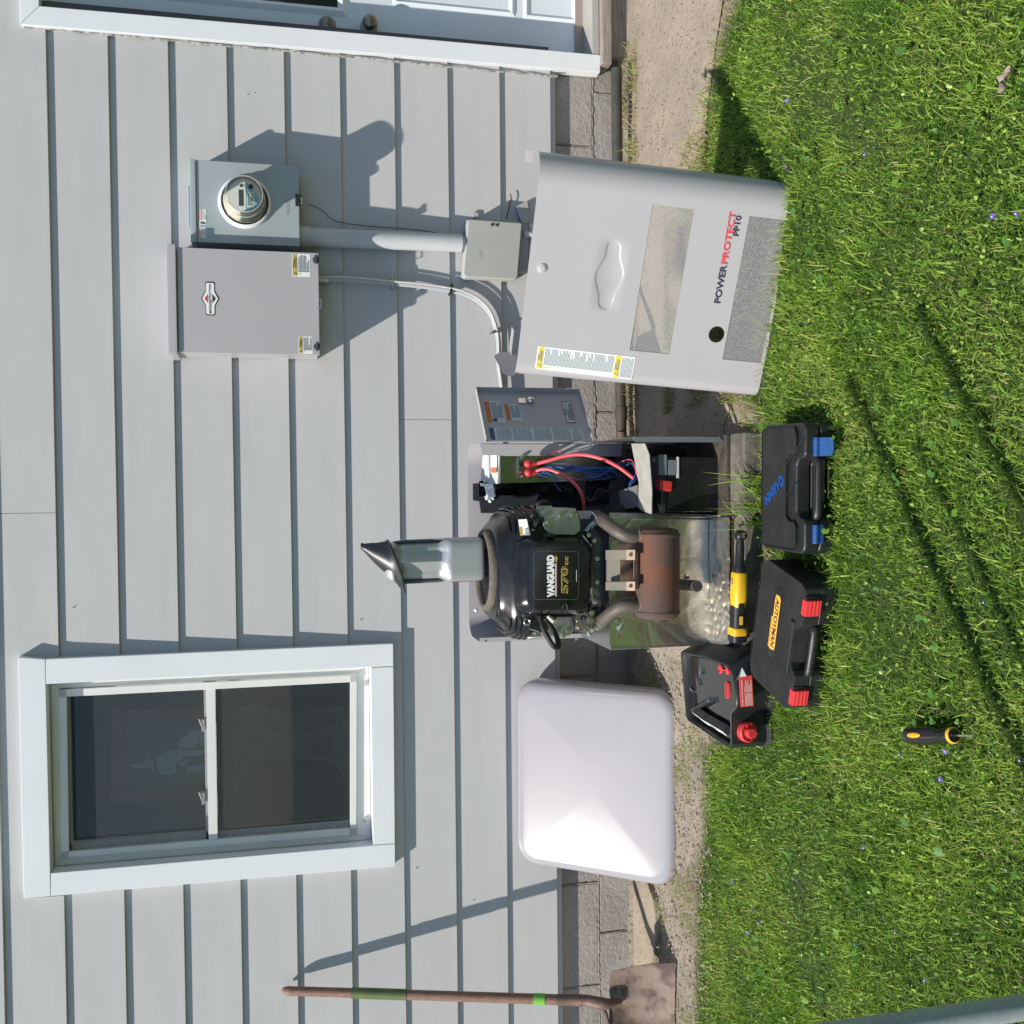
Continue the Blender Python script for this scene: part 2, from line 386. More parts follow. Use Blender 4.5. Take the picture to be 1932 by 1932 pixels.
def warn_tri(mb, M, x, y, s, z=.001, t=.12):
    c = (x+s/2, y+s*.33); o = [(x, y), (x+s, y), (x+s/2, y+s*.87)]; i = [(c[0]+(a-c[0])*(1-t*3), c[1]+(b-c[1])*(1-t*3)) for a, b in o]
    mb.add([(a, b, z) for a, b in o+i], [(0, 1, 4, 3), (1, 2, 5, 4), (2, 0, 3, 5)], M)
    rectm(mb, M, c[0]-s*.04, c[1]-s*.08, s*.08, s*.3, z)
def frame_xz(ox, oy, oz, ang=0.0):
    """local sticker frame on a plane facing -Y: X right, Y up, Z toward the viewer"""
    return T(ox, oy, oz) @ RX(PI/2) @ RZ(ang)
# ================================================================== SETTING: ground
def lawn_edge(X):
    return float(np.interp(X, [-6, -2.2, -1.7, -1.2, -.9, -.6, -.3, .18, .34, .6, .95, 1.25, 1.5, 1.9, 3, 6],
                              [-.70, -.70, -.66, -.70, -.74, -1.12, -1.16, -1.14, -.98, -.86, -.66, -.80, -1.02, -1.22, -1.3, -1.3]))
def gheight(x, y):
    if y > -2.9 and abs(x) < 3.2:
        h = noise.noise(Vector((x*1.7, y*1.7, 0)))*.010 + noise.noise(Vector((x*7, y*7, 3)))*.006
        if y > lawn_edge(x): h += noise.noise(Vector((x*16, y*16, 5)))*.006-.004
        gen = max(0, 1-max(abs(x+.18)-.5, 0, abs(y+.9)-.65)*4)
        return h*(1-.7*gen)-.004
    return -.004
def axis(lo, hi, step, far):
    a = list(np.arange(lo, hi+1e-6, step)); s = step; L = lo; Hh = hi
    pre, post = [], []
    while L > -far: s *= 1.5; L -= s; pre.append(L)
    s = step
    while Hh < far: s *= 1.5; Hh += s; post.append(Hh)
    return pre[::-1]+a+post
gx = axis(-2.6, 2.6, .035, 60); gy = axis(-2.8, .1, .035, 60)
gy = [v for v in gy if v < .35 or v > 59] + [8.0, 20.0]; gy = sorted(set(gy))
vs = [(x, y, gheight(x, y)) for y in gy for x in gx]; nx = len(gx)
fs = [(j*nx+i, j*nx+i+1, (j+1)*nx+i+1, (j+1)*nx+i) for j in range(len(gy)-1) for i in range(nx-1)]
me = bpy.data.meshes.new('ground'); me.from_pydata(vs, [], fs); me.shade_smooth()
ca = me.color_attributes.new('lawn', 'FLOAT_COLOR', 'POINT')
buf = np.zeros((len(vs), 4), np.float32)
for i, (x, y, z) in enumerate(vs):
    e = lawn_edge(x)+noise.noise(Vector((x*5, y*5, 9)))*.07
    t = min(max((e-y)/.08+.5, 0), 1); buf[i] = (t, t, t, 1)
ca.data.foreach_set('color', buf.ravel())
def ground_mat():
    mt = concrete_mat('sandy soil and turf', (.36, .31, .255), (.27, .235, .19), (.16, .135, .11), 1.3, .003)
    t = mt.node_tree; N = t.nodes; L = t.links; b = N['Principled BSDF']
    src = b.inputs['Base Color'].links[0].from_socket
    at = N.new('ShaderNodeAttribute'); at.attribute_name = 'lawn'
    mx = N.new('ShaderNodeMix'); mx.data_type = 'RGBA'; L.new(at.outputs['Color'], mx.inputs[0]); L.new(src, mx.inputs[6]); mx.inputs[7].default_value = (.040, .068, .016, 1)
    L.new(mx.outputs[2], b.inputs['Base Color'])
    return mt
me.materials.append(ground_mat())
ground = bpy.data.objects.new('ground', me); COL.objects.link(ground); ground['kind'] = 'structure'

# walkway slab (rough edge)
def walkway():
    mb = MB(); X = np.arange(-.62, 3.4, .05); e1, e2 = [], []
    for x in X:
        e1.append(-.115+noise.noise(Vector((x*4, 0, 1)))*.02)
        e2.append(lawn_edge(x)*.5-.40+noise.noise(Vector((x*6, 2, 1)))*.03 if x > .2 else -.9)
    n = len(X)
    rows = []
    for k in range(13):
        f = k/12
        rows.append([(X[i], e1[i]*(1-f)+e2[i]*f, .010+noise.noise(Vector((X[i]*9, f*7, 2)))*.003-(.012 if k in (0, 12) else 0)) for i in range(n)])
    v = [p for r in rows for p in r]; f = [(j*n+i, (j+1)*n+i, (j+1)*n+i+1, j*n+i+1) for j in range(12) for i in range(n-1)]
    mb.add(v, f)
    # rim
    border = [r[0] for r in rows][::-1] + [] 
    mb.add([(X[0], p[1], z) for p in [r[0] for r in rows] for z in (p[2], -.02)], [(2*i, 2*i+1, 2*i+3, 2*i+2) for i in range(12)])
    mb.done('walkway', M_CONC, kind='structure')
walkway()

# ================================================================== SETTING: house wall with lap siding
wall = thing('house_wall', '', '', T(0, 0, 0), kind='structure')
MB().box(-4.2, -1.42, .012, .2, .307, 3.4).box(-.64, 1.72, .012, .2, .307, 3.4).box(2.66, 4.2, .012, .2, .307, 3.4)\
    .box(-1.42, -.64, .012, .2, .307, 1.0).box(-1.42, -.64, .012, .2, 2.22, 3.4).box(1.72, 2.66, .012, .2, 2.24, 3.4).done('sheathing', M_WALLIN, wall)
Z0, DZ = .307, .2032
def board(x0, x1, z0, z1, lap=True, bot=None):
    """one lap board between x0 and x1: bottom edge proud of the board below"""
    n = max(2, int((x1-x0)/.12)); X = np.linspace(x0, x1, n+1)
    def yat(z, zb=None): return -.0145+.013*((z-zb)/DZ)
    zb = bot if bot is not None else z0
    rows = []
    ze = z1+(.012 if lap else 0)
    prof = [(.008, z0+.001), (yat(z0, zb)+.002, z0), (yat(z0, zb), z0+.002)] + [(yat(z0+(ze-z0)*t, zb), z0+(ze-z0)*t) for t in (.12, .35, .6, .82, 1)] + [(.010, ze)]
    for x in X:
        r = []
        for k, (y, z) in enumerate(prof):
            d = noise.noise(Vector((x*1.6, z*5, 0)))*.0010*(1 if 2 <= k <= 7 else 0)
            dz = noise.noise(Vector((x*.9, z0*9, 4)))*.0012 if k <= 2 else 0
            r.append((x, y+d, z+dz))
        rows.append(r)
    MB().rings(rows).done('siding_board', M_SIDE, wall, ang=.5)
seams = [(A(60, 968, 0).x, 1), (A(810, 792, 0).x, 1), (A(30, 1683, 0).x, 1)]
zA = A(60, 968, 0).z; zB = A(810, 792, 0).z; zC = A(30, 1683, 0).z
for i in range(15):
    a, b = Z0+i*DZ, Z0+(i+1)*DZ
    iv = [(-4.2, 1.622)]
    if i == 3 or i == 9 or 3 < i < 9: iv = [(-4.2, -1.45), (-.625, 1.622)]
    if i >= 10: iv = [(-4.2, 4.2)]
    elif i == 9: iv.append((2.72, 4.2)); board(1.60, 2.74, 2.21, b, bot=a); board(-1.452, -.623, 2.25, b, bot=a)
    else: iv.append((2.72, 4.2))
    if i == 3: board(-1.452, -.623, a, .965, lap=False)
    cuts = []
    for zz, xx in ((zA, A(60, 968, 0).x), (zB, A(810, 792, 0).x), (zC, A(30, 1683, 0).x)):
        if a < zz < b: cuts.append(xx)
    if i in (1, 6, 12): cuts.append(-2.9)
    if i in (5, 11): cuts.append(3.3)
    for x0, x1 in iv:
        xs = [x0]+[c for c in sorted(cuts) if x0+.05 < c < x1-.05]+[x1]
        for k in range(len(xs)-1): board(xs[k]+(.0008 if k else 0), xs[k+1]-(.0008 if k < len(xs)-2 else 0), a, b)
# starter flashing under the lowest course
MB().box(-4.2, 1.62, .0, .045, .285, .3065).done('starter_strip', M_SIDE, wall)
for q in ((680, 1170), (418, 1180), (137, 1147), (430, 1700), (893, 1700), (655, 1075), (828, 1510), (785, 1640), (480, 175), (466, 178)):
    p = A(*q, -.012); MB().lathe([(.0001, .0005), (.0014, .0004), (.0020, 0), (.0020, -.006)][::-1], T(p.x, p.y+.002, p.z) @ RX(PI/2), 10).done('nail_head', M_SIDE, wall)
# caulk bead beside the door casing
pts = [A(45, 50, -.016)] + [A(x, 50+(x-45)*.0935+random.uniform(-1.2, 1.8), -.016) for x in range(80, 1060, 18)]
MB().tube(pts, [random.uniform(.0025, .0055) for _ in pts], 6, cap=True).done('caulk_bead', mat('old caulk', (.45, .45, .42), .7, col2=(.15, .15, .14), ns=60, contrast=2), wall)

# foundation of concrete blocks
fnd = thing('foundation', '', '', T(0, 0, 0), kind='structure')
MB().box(-4.2, 1.66, .0335, .3, -.2, .30).done('mortar_bed', M_MORTAR, fnd)
zj_ = A(1128, 1750, .045).z
xj1 = [A(1110, 1664, .045).x, A(1110, 1858, .045).x]; xj2 = A(1160, 1754, .045).x
def blocks(z0, z1, xoff, pitch=.395):
    x = xoff-pitch*8
    while x < 1.62:
        a, b = max(x+.005, -4.2), min(x+pitch-.005, 1.655)
        if b-a > .03:
            mb = MB(); mb.box(a, b, .030+random.uniform(-.003, .003), .09, z0, z1); mb.done('concrete_block', M_BLOCK, fnd, bev=.003)
        x += pitch
pt = abs(xj1[0]-xj1[1])
blocks(zj_+.005, .298, xj1[0], pt); blocks(zj_-.135, zj_-.005, xj2, pt)
def bead(p, q, r0):
    n = max(3, int((Vector(q)-Vector(p)).length/.012)); P = [Vector(p).lerp(Vector(q), i/n)+Vector((random.gauss(0, .0010), random.gauss(0, .0006), random.gauss(0, .0010))) for i in range(n+1)]
    MB().tube(P, [r0*random.uniform(.35, 1.25) for _ in P], 6).done('mortar_joint', M_MORTAR, fnd, ang=1.2)
bead((-2.6, .033, zj_), (1.64, .033, zj_), .0065)
for k in range(-5, 9):
    if -2.6 < xj1[0]+k*pt < 1.62: bead((xj1[0]+k*pt, .033, zj_), (xj1[0]+k*pt+.003, .033, .285), .0055)
    if -2.6 < xj2+k*pt < 1.62: bead((xj2+k*pt, .033, zj_-.13), (xj2+k*pt-.004, .033, zj_), .0055)
bead((-2.6, .030, zj_-.137), (-.8, .030, zj_-.137), .008)
MB().box(-4.2, 1.66, .020, .2, -.15, zj_-.141).done('footing_ledge', M_MORTAR, fnd, bev=.006)

# ================================================================== WINDOW
FW = T(-1.47, 0, .95)
win = thing('window', 'white double-hung window with dark insect screen left of the generator', 'window', FW)
CYF = -.045
def casing(pts, name='casing_board'):
    MB(FW).px(pts, CYF, .01).done(name, M_WHITE, win, bev=.0025)
casing([z8(32, 1210), z8(5, 95), z8(131, 104), z8(157, 1197)])
casing([z8(158.5, 1197), z8(158, 1091), z8(1643, 963), z8(1745, 956), z8(1746, 1060)])
casing([z8(133, 103.5), z8(1737, 32), z8(1738, 136), z8(1631, 141), z8(134.5, 219)])
casing([z8(1632.5, 143), z8(1738, 138.5), z8(1745, 954), z8(1643.5, 961)])
o_ul, o_ll, o_ur, o_lr = A(*z8(157, 1090), CYF), A(*z8(1643, 962), CYF), A(*z8(134, 219), CYF), A(*z8(1631, 142), CYF)
def slopebox(mb, c, y0, y1):  # c: 4 (x,z)
    mb.rings([[(x, y0, z) for x, z in c], [(x, y1, z) for x, z in c]])
def lerp2(a, b, t): return (a[0]+(b[0]-a[0])*t, a[1]+(b[1]-a[1])*t)
O = [(o_ul.x, o_ul.z), (o_ur.x, o_ur.z), (o_lr.x, o_lr.z), (o_ll.x, o_ll.z)]
SY = .018
S = [(p.x, p.z) for p in (A(*z8(205, 1018), SY), A(*z8(195, 243), SY), A(*z8(1568, 175), SY), A(*z8(1566, 908), SY))]
I = [(p.x, p.z) for p in (A(*z8(243, 988), SY), A(*z8(232, 275), SY), A(*z8(1537, 208), SY), A(*z8(1537, 880), SY))]
def ring(mb, a, b, y0, y1):
    for k in range(4):
        k2 = (k+1) % 4; slopebox(mb, [a[k], a[k2], b[k2], b[k]], y0, y1)
def grow(c, d):
    cx = sum(p[0] for p in c)/4; cz = sum(p[1] for p in c)/4
    return [(x+math.copysign(d, x-cx), z+math.copysign(d, z-cz)) for x, z in c]
mb = MB(FW); ring(mb, grow(O, .03), grow(O, .001), CYF+.056, .12); mb.done('jamb', M_VINYL, win)
mb = MB(FW); ring(mb, grow(O, .0), grow(S, .002), .022, .10); mb.done('window_frame', M_VINYL, win, bev=.002)
def scr(k):
    k2 = (k+1) % 4; mb = MB(FW); slopebox(mb, [S[k], S[k2], I[k2], I[k]], SY-.010, SY+.003); mb.done('screen_frame', M_VINYL, win, bev=.0015)
for k in range(4): scr(k)
for k in range(4):
    c = lerp2(S[k], I[k], .5); MB(FW).box(c[0]-.0125, c[0]+.0125, SY-.0125, SY-.0098, c[1]-.0125, c[1]+.0125).done('screen_corner', M_VGREY, win)
mb = MB(FW); mb.add([(x, SY+.004, z) for x, z in I], [(0, 1, 2, 3)]); mb.done('insect_screen', M_SCREEN, win)
rl = A(*z8(868, 600), .05).z; rl2 = A(*z8(924, 600), .05).z
MB(FW).box(S[3][0]+.02, S[1][0]-.02, SY-.006, SY+.002, rl2, A(*z8(880, 600), SY).z).done('meeting_rail', M_VINYL, win, bev=.001)
mb = MB(FW); mb.box(S[0][0], S[1][0], .085, .089, rl, S[0][1]+.01); mb.done('upper_pane', M_GLASS, win)
mb = MB(FW); mb.box(S[0][0], S[1][0], .060, .064, S[2][1]-.01, rl2); mb.done('lower_pane', M_GLASS, win)
# inner sash stiles
MB(FW).box(S[0][0]+.0, S[0][0]+.035, .055, .1, S[2][1], S[0][1]).box(S[1][0]-.035, S[1][0], .055, .1, S[2][1], S[0][1]).box(S[0][0], S[1][0], .055, .1, S[0][1]-.03, S[0][1]).box(S[0][0], S[1][0], .055, .1, rl2, rl).done('sash', M_VINYL, win)
for yy in (405, 740):
    p = A(*z8(862, yy), .05); lk = MB(FW).box(p.x-.022, p.x+.022, .028, .052, p.z-.006, p.z+.006).cyl((p.x-.004, .03, p.z+.004), (p.x+.026, .03, p.z+.014), .004, n=8).done('sash_lock', mat('aged white metal', (.5, .5, .47), .4), win, bev=.0015)
for q in ((1612, 220), (1612, 850)):
    p = A(*z8(*q), .0); MB(FW).box(p.x-.009, p.x+.009, .016, .021, p.z-.004, p.z+.004).done('weep_cover', M_VGREY, win)
# room behind
rm = MB(FW)
rm.add([(-2.0, .2, -.5), (-.2, .2, -.5), (-.2, 1.6, -.5), (-2.0, 1.6, -.5), (-2.0, .2, 2.7), (-.2, .2, 2.7), (-.2, 1.6, 2.7), (-2.0, 1.6, 2.7)], [(0, 1, 2, 3), (4, 5, 6, 7), (3, 2, 6, 7), (0, 3, 7, 4), (1, 2, 6, 5)])
rm.done('room_interior', mat('dim room paint', (.06, .07, .09), .9), win)
# stained glass panel standing inside
M_FRB = mat('red brown frame', (.42, .12, .05), .6); M_LEAD = mat('lead came', (.01, .01, .012), .5)
sg = thing('stained_glass_panel', 'framed stained glass panel with a pale figure, standing behind the window screen', 'stained glass', T(-1.2, .2, 1.4))
FS = T(-1.2, .2, 1.4); YS = .15
def spx(pts, name, mt, y0=YS, th=.012): MB(FS).px([z8(*p) for p in pts], y0, y0+th).done(name, mt, sg)
spx([(440, 340), (865, 330), (865, 400), (500, 402)], 'frame_bar', M_FRB, YS-.004); spx([(440, 342), (498, 402), (498, 700), (430, 765)], 'frame_bar', M_FRB, YS-.003)
spx([(500, 702), (860, 700), (860, 760), (435, 764)], 'frame_bar', M_FRB, YS-.005)
spx([(498, 402), (865, 402), (865, 700), (498, 700)], 'backing_glass', mat('dull amber glass', (.22, .20, .15), .4), YS, .006)
spx([(510, 410), (650, 410), (650, 500), (510, 500)], 'glass_piece', mat('blue grey glass', (.14, .22, .28), .4), YS-.003, .002)
PG = mat('pale blue glass', (.72, .82, .88), .35)
for k, poly in enumerate([[(640, 560), (690, 525), (745, 520), (800, 525), (862, 520), (862, 545), (770, 555), (735, 590), (740, 625), (700, 640), (655, 630)],
    [(740, 490), (800, 440), (850, 425), (840, 480), (820, 515), (745, 512)], [(845, 430), (862, 425), (862, 515), (846, 500)],
    [(745, 585), (790, 560), (800, 570), (775, 600), (750, 595)], [(520, 590), (580, 585), (600, 560), (632, 575), (630, 615), (590, 605), (540, 610)],
    [(775, 605), (830, 590), (862, 595), (862, 620), (790, 625)]]):
    spx(poly, 'glass_piece', PG, YS-.004, .003)
# pale folds added to stand in for swirl reflections on the lower pane
cf = MB(); rows = []
for j in range(14):
    t = j/13; rows.append([Vector((A(*z8(1000+520*t, 330), .2).x+.0+.02*math.sin(t*9), .16+.03*math.sin(k*1.3+t*3), A(*z8(1000+520*t, 330), .2).z)) + Vector((-.30*k/9*(1-.4*math.sin(t*3.1)), 0, 0)) for k in range(10)])
cf.add([p for r in rows for p in r], [(j*10+k, j*10+k+1, (j+1)*10+k+1, (j+1)*10+k) for j in range(13) for k in range(9)])
cu = cf.done('reflection', mat('dull olive curtain', (.34, .36, .30), .9, col2=(.10, .11, .10), ns=5, contrast=1.5)); cu['label'] = 'dull olive folds standing for reflections in the lower half of the window'; cu['category'] = 'reflection'

# ================================================================== DOOR
FD = T(1.66, 0, .09)
door = thing('house_door', 'white panelled entry door with glazed top right of the meter', 'door', FD)
DC = -.035
MB(FD).px([(38, 45.5), (73.8, 10.8), (695, 64), (1132.7, 103.4), (1132.7, 136.5), (695.4, 100)], DC, .02).done('casing_board', M_WHITE, door, bev=.003)
pu, pv = A(38, 45.5, DC), A(73.8, 10.8, DC); wc = pu.z-pv.z
MB(FD).add([pu, Vector((pu.x+1.05, DC, pu.z+.012)), Vector((pu.x+1.05-wc, DC, pv.z+.012)), pv, pu+Vector((0, .055, 0)), Vector((pu.x+1.05, .02, pu.z+.012)), Vector((pu.x+1.05-wc, .02, pv.z+.012)), pv+Vector((0, .055, 0))],
    [(0, 1, 2, 3), (4, 7, 6, 5), (0, 4, 5, 1), (1, 5, 6, 2), (2, 6, 7, 3), (3, 7, 4, 0)]).done('casing_board', M_WHITE, door, bev=.003)
MB(FD).box(2.60, 2.67, DC, .02, .1, pv.z+.01).done('casing_board', M_WHITE, door, bev=.003)
xl = A(900, 84, DC).x
MB(FD).box(xl-.03, xl+.012, .021, .16, .10, 2.15).box(2.62, 2.64, .021, .16, .1, 2.15).box(xl, 2.62, .021, .16, 2.15, 2.17).done('jamb', M_WHITE, door)
DY = .10
dx0, dx1 = xl+.013, 2.615
def dz(x): return A(x, 20, DY).z
gl = [dz(0)+.25, dz(637)]; zt = dz(720); 
lite_x0 = A(600, 13, DY).x
dm = MB(FD)
zs = [.17, 2.15]
# slab with real openings for the lite
dm.box(dx0, lite_x0-.03, DY, DY+.04, zs[0], zs[1]).box(dx1-.1, dx1, DY, DY+.04, zs[0], zs[1]).box(lite_x0-.03, dx1-.1, DY, DY+.04, zs[0], gl[1]-.02).box(lite_x0-.03, dx1-.1, DY, DY+.04, 2.02, zs[1])
dm.done('door_slab', mat('white door paint', (.62, .68, .73), .35, col2=(.60, .66, .71), ns=4), door)
M_DOORP = MATS['white door paint']
def raised(x0, x1, z0, z1, y, w=.028, d=.010, name='panel_moulding'):
    mb = MB(FD)
    a = [(x0, z0), (x1, z0), (x1, z1), (x0, z1)]; b = [(x0+w, z0+w), (x1-w, z0+w), (x1-w, z1-w), (x0+w, z1-w)]
    mid = [((p[0]+q[0])/2, (p[1]+q[1])/2) for p, q in zip(a, b)]
    vs = [(x, y+.001, z) for x, z in a]+[(x, y-d, z) for x, z in mid]+[(x, y+.001, z) for x, z in b]
    mb.add(vs, [(k, (k+1) % 4, 4+(k+1) % 4, 4+k) for k in range(4)]+[(4+k, 4+(k+1) % 4, 8+(k+1) % 4, 8+k) for k in range(4)])
    mb.done(name, M_DOORP, door, ang=.3)
raised(lite_x0-.03, dx1-.08, gl[1]-.035, 2.04, DY, .035, .014, 'lite_frame')
mb = MB(FD); mb.box(lite_x0, dx1-.1, DY+.018, DY+.022, gl[1]-.005, 2.03); mb.done('door_glass', M_GLASS, door)
mb = MB(FD); mb.box(lite_x0-.05, dx1, DY+.3, DY+.32, gl[1]-.5, 2.2); mb.done('dark_room_backing', M_WALLIN, door)
zm_ = A(489, 4, DY).z
MB(FD).box(lite_x0, dx1-.1, DY+.002, DY+.017, zm_-.009, zm_+.009).done('muntin', M_DOORP, door, bev=.003)
MB(FD).box(lite_x0, dx1-.1, DY+.002, DY+.017, zm_+.27, zm_+.288).done('muntin', M_DOORP, door, bev=.003)
MB(FD).box(lite_x0+.22, lite_x0+.238, DY+.0015, DY+.0165, gl[1]-.005, 2.03).done('muntin', M_DOORP, door, bev=.003)
raised(A(860, 22, DY).x, dx1-.09, dz(972), dz(740), DY); raised(A(860, 24, DY).x, dx1-.09, dz(1095)+.01, dz(986), DY)
M_NICK = mat('antique nickel', (.25, .23, .20), .35, .9, col2=(.18, .17, .15), ns=40)
p = A(618, 44, DY-.02); M = T(p.x, DY, p.z) @ RX(PI/2)
MB(FD).lathe([(.032, 0), (.032, .008), (.026, .016), (.020, .020), (.0001, .021)], M, 28).box(-.003, .003, -.008, .008, .021, .024, M).done('deadbolt', M_NICK, door, ang=.8)
p = A(697, 46, DY-.03); M = T(p.x, DY, p.z) @ RX(PI/2)
kb = MB(FD).lathe([(.033, 0), (.033, .006), (.014, .012), (.013, .03), (.024, .038), (.029, .050), (.026, .062), (.015, .067), (.0001, .067)], M, 28).done('door_knob', M_NICK, door, ang=1)
MB(FD).box(dx0, 2.62, DY-.01, DY+.12, A(1132, 80, 0).z+.02, .172).done('bottom_sweep', mat('sweep rubber', (.30, .25, .22), .7), door)
z_th = A(1132, 100, -.04).z
MB(FD).box(xl-.01, 2.68, -.03, .22, z_th, z_th+.028).done('threshold', mat('aluminium threshold', (.45, .43, .40), .45, .3), door, bev=.002)
st = thing('door_step', 'weathered grey wooden sill board under the white door', 'sill', T(1.6, 0, 0))
FT = T(1.6, 0, 0)
MB(FT).box(A(1140, 120, -.06).x, 2.75, -.065, .1, z_th-.042, z_th-.002).done('nosing_board', M_OLDWOOD, st, bev=.005)
MB(FT).box(A(1175, 110, -.03).x, 2.75, -.03, .0, -.02, z_th-.044).done('riser_board', M_OLDWOOD, st, bev=.003)
# ================================================================== WALL EQUIPMENT
def rect_from_px(pts, Y):
    a = [A(x, y, Y) for x, y in pts]; xs = [p.x for p in a]; zs_ = [p.z for p in a]
    return (xs[0]+xs[1])/2, (xs[2]+xs[3])/2, (zs_[1]+zs_[2])/2, (zs_[0]+zs_[3])/2   # pts: UL, LL, LR, UR -> x0,x1,z0,z1
YM = -.13
x0, x1, z0, z1_ = rect_from_px([(372, 458), (566, 463), (563, 312), (370, 302.5)], YM)
FM = T(x0, 0, z0)
mb_ = thing('meter_box', 'blue grey meter box with round glass electric meter, nearest to the door', 'meter box', FM)
MB(FM).box(x0, x1, YM, -.012, z0, z1_).done('box_body', M_METER, mb_, bev=.002)
MB(FM).box(x0-.002, x1+.002, YM-.006, -.010, z1_+.001, z1_+.022).done('top_cap', M_METER, mb_, bev=.004)
MB(FM).box(x0+.06, x1-.08, -.09, -.03, z1_+.0225, z1_+.036).done('hub_plate', M_METER, mb_, bev=.006)
c = A(462, 382, YM); MC = T(c.x, YM, c.z) @ RX(PI/2)
MB(FM).lathe([(.093, -.001), (.091, .010), (.086, .016), (.082, .016), (.080, .0), ], MC, 48, cap=False).done('socket_ring', M_WHITE, mb_, ang=.9)
MB(FM).lathe([(.081, .001), (.080, .006), (.078, .006)], MC, 48).done('meter_gasket', M_RUB, mb_)
MB(FM).lathe([(.0001, .046), (.058, .046), (.062, .044), (.066, .024), (.0001, .024)], MC, 40).done('meter_core', mat('meter internals', (.55, .54, .48), .45, col2=(.42, .41, .36), ns=30), mb_)
mf = MB(FM).lathe([(.0001, .080), (.0575, .080), (.059, .078), (.0595, .047), (.0001, .047)], MC, 40).done('meter_face', mat('meter face plate', (.74, .74, .69), .45), mb_)
fz = .0806
def MCq(x, y, w, h, name, mt, z=fz): 
    b = MB(FM); rectm(b, MC, x, y, w, h, z); b.done(name, mt, mf)
MCq(-.034, .003, .056, .016, 'display', M_INK)
b = MB(FM); b.add([(-.050, -.004, fz), (.052, -.004, fz), (.044, -.012, fz), (.014, -.040, fz), (-.020, -.050, fz), (-.045, -.034, fz)], [(0, 1, 2, 3, 4, 5)], MC); b.done('name_band', M_SKYB, mf)
b = MB(FM); rectm(b, MC, -.038, -.032, .054, .022, fz+.0004); b.done('name_card', M_WPAPER, mf)
b = MB(FM); dash_lines(b, MC, -.032, -.029, .044, .018, 4, .5, 3); b.bm.verts.ensure_lookup_table(); [setattr(v, 'co', v.co) for v in b.bm.verts]
bmesh.ops.translate(b.bm, verts=b.bm.verts, vec=Vector((0, -(fz+.0002), 0))); b.done('name_print', M_INKD, mf)
b = MB(FM).lathe([(.0001, fz+.001), (.0055, fz+.001), (.0055, fz-.001)], MC @ T(.036, .010, 0), 14); b.done('optical_port', M_INK, mf)
b = MB(FM).lathe([(.0001, fz+.0012), (.0085, fz+.0012), (.0085, fz-.001)], MC @ T(.034, -.022, 0), 18); b.done('test_disc', M_DARK, mf)
MB(FM).lathe([(.078, .018), (.077, .030), (.068, .036), (.0675, .060), (.066, .100), (.064, .108), (.058, .1125), (.045, .1145), (.0001, .115)], MC, 48, cap=False).done('meter_dome', M_DOME, mb_, ang=1.2)
MB(FM).tube([MC @ Vector((.0672*math.cos(a), .0672*math.sin(a), .062)) for a in np.linspace(0, 2*PI, 49)[:-1]], .0016, 6, closed=True).done('dome_rim', mat('clear rim', (.62, .60, .52), .2, .3), mb_)
MB(FM).tube([MC @ Vector((.062*math.cos(a), .062*math.sin(a), .1105)) for a in np.linspace(0, 2*PI, 49)[:-1]], .0014, 6, closed=True).done('dome_rim', MATS['clear rim'], mb_)
MB(FM).lathe([(.074, .004), (.0735, .030), (.064, .034), (.062, .050), (.0001, .050)], MC, 40).done('meter_base', mat('cream meter body', (.74, .72, .63), .35, .1, col2=(.64, .62, .54), ns=30), mb_)
# warning sticker across the top of the meter box
p = A(*zm(320, 1020), YM); p2 = A(*zm(215, 600), YM)
FS_ = frame_xz(p.x, YM-.0008, p.z); sw, sh = p2.x-p.x, p2.z-p.z
sk = MB(FM); rectm(sk, FS_, 0, 0, sw, sh, 0); sk = sk.done('warning_sticker', M_WPAPER, mb_)
b = MB(FM); rectm(b, FS_, 0, sh*.70, sw*.36, sh*.30); rectm(b, FS_, sw*.62, sh*.70, sw*.38, sh*.30); b.done('print', M_PINK, sk)
b = MB(FM); dash_lines(b, FS_, sw*.02, 0, sw*.33, sh*.65, 3, .3, 5); dash_lines(b, FS_, sw*.64, 0, sw*.33, sh*.65, 3, .3, 6); b.done('print', M_INKG, sk)
b = MB(FM); b.add([(sw*.47, sh*.1, .0009), (sw*.56, sh*.25, .0009), (sw*.58, sh*.8, .0009), (sw*.5, sh*.9, .0009)], [(0, 1, 2, 3)], FS_); b.tube([FS_ @ Vector((sw*t, sh*q, .001)) for t, q in ((.38, .2), (.42, .5), (.39, .7), (.44, .9))], .0015, 4); b.done('print', M_INKD, sk)
b = MB(FM); pt_ = A(*zm(1510, 680), YM); b.text('MILBANK', T(pt_.x, YM-.001, pt_.z) @ RX(PI/2), h=.011, w=.062); b.done('embossed_name', M_METER, mb_)
p = A(*zm(1625, 470), YM-.006)
MB(FM).box(p.x-.020, p.x+.020, YM-.012, YM+.004, p.z-.014, p.z+.006).done('latch', M_RUB, mb_, bev=.003)
MB(FM).tube([(p.x-.014, YM-.010, p.z-.006), (p.x-.014, YM-.012, p.z-.016), (p.x+.006, YM-.012, p.z-.016), (p.x+.006, YM-.01, p.z-.006)], .0016, 6).done('seal_wire', M_CHROME, mb_)

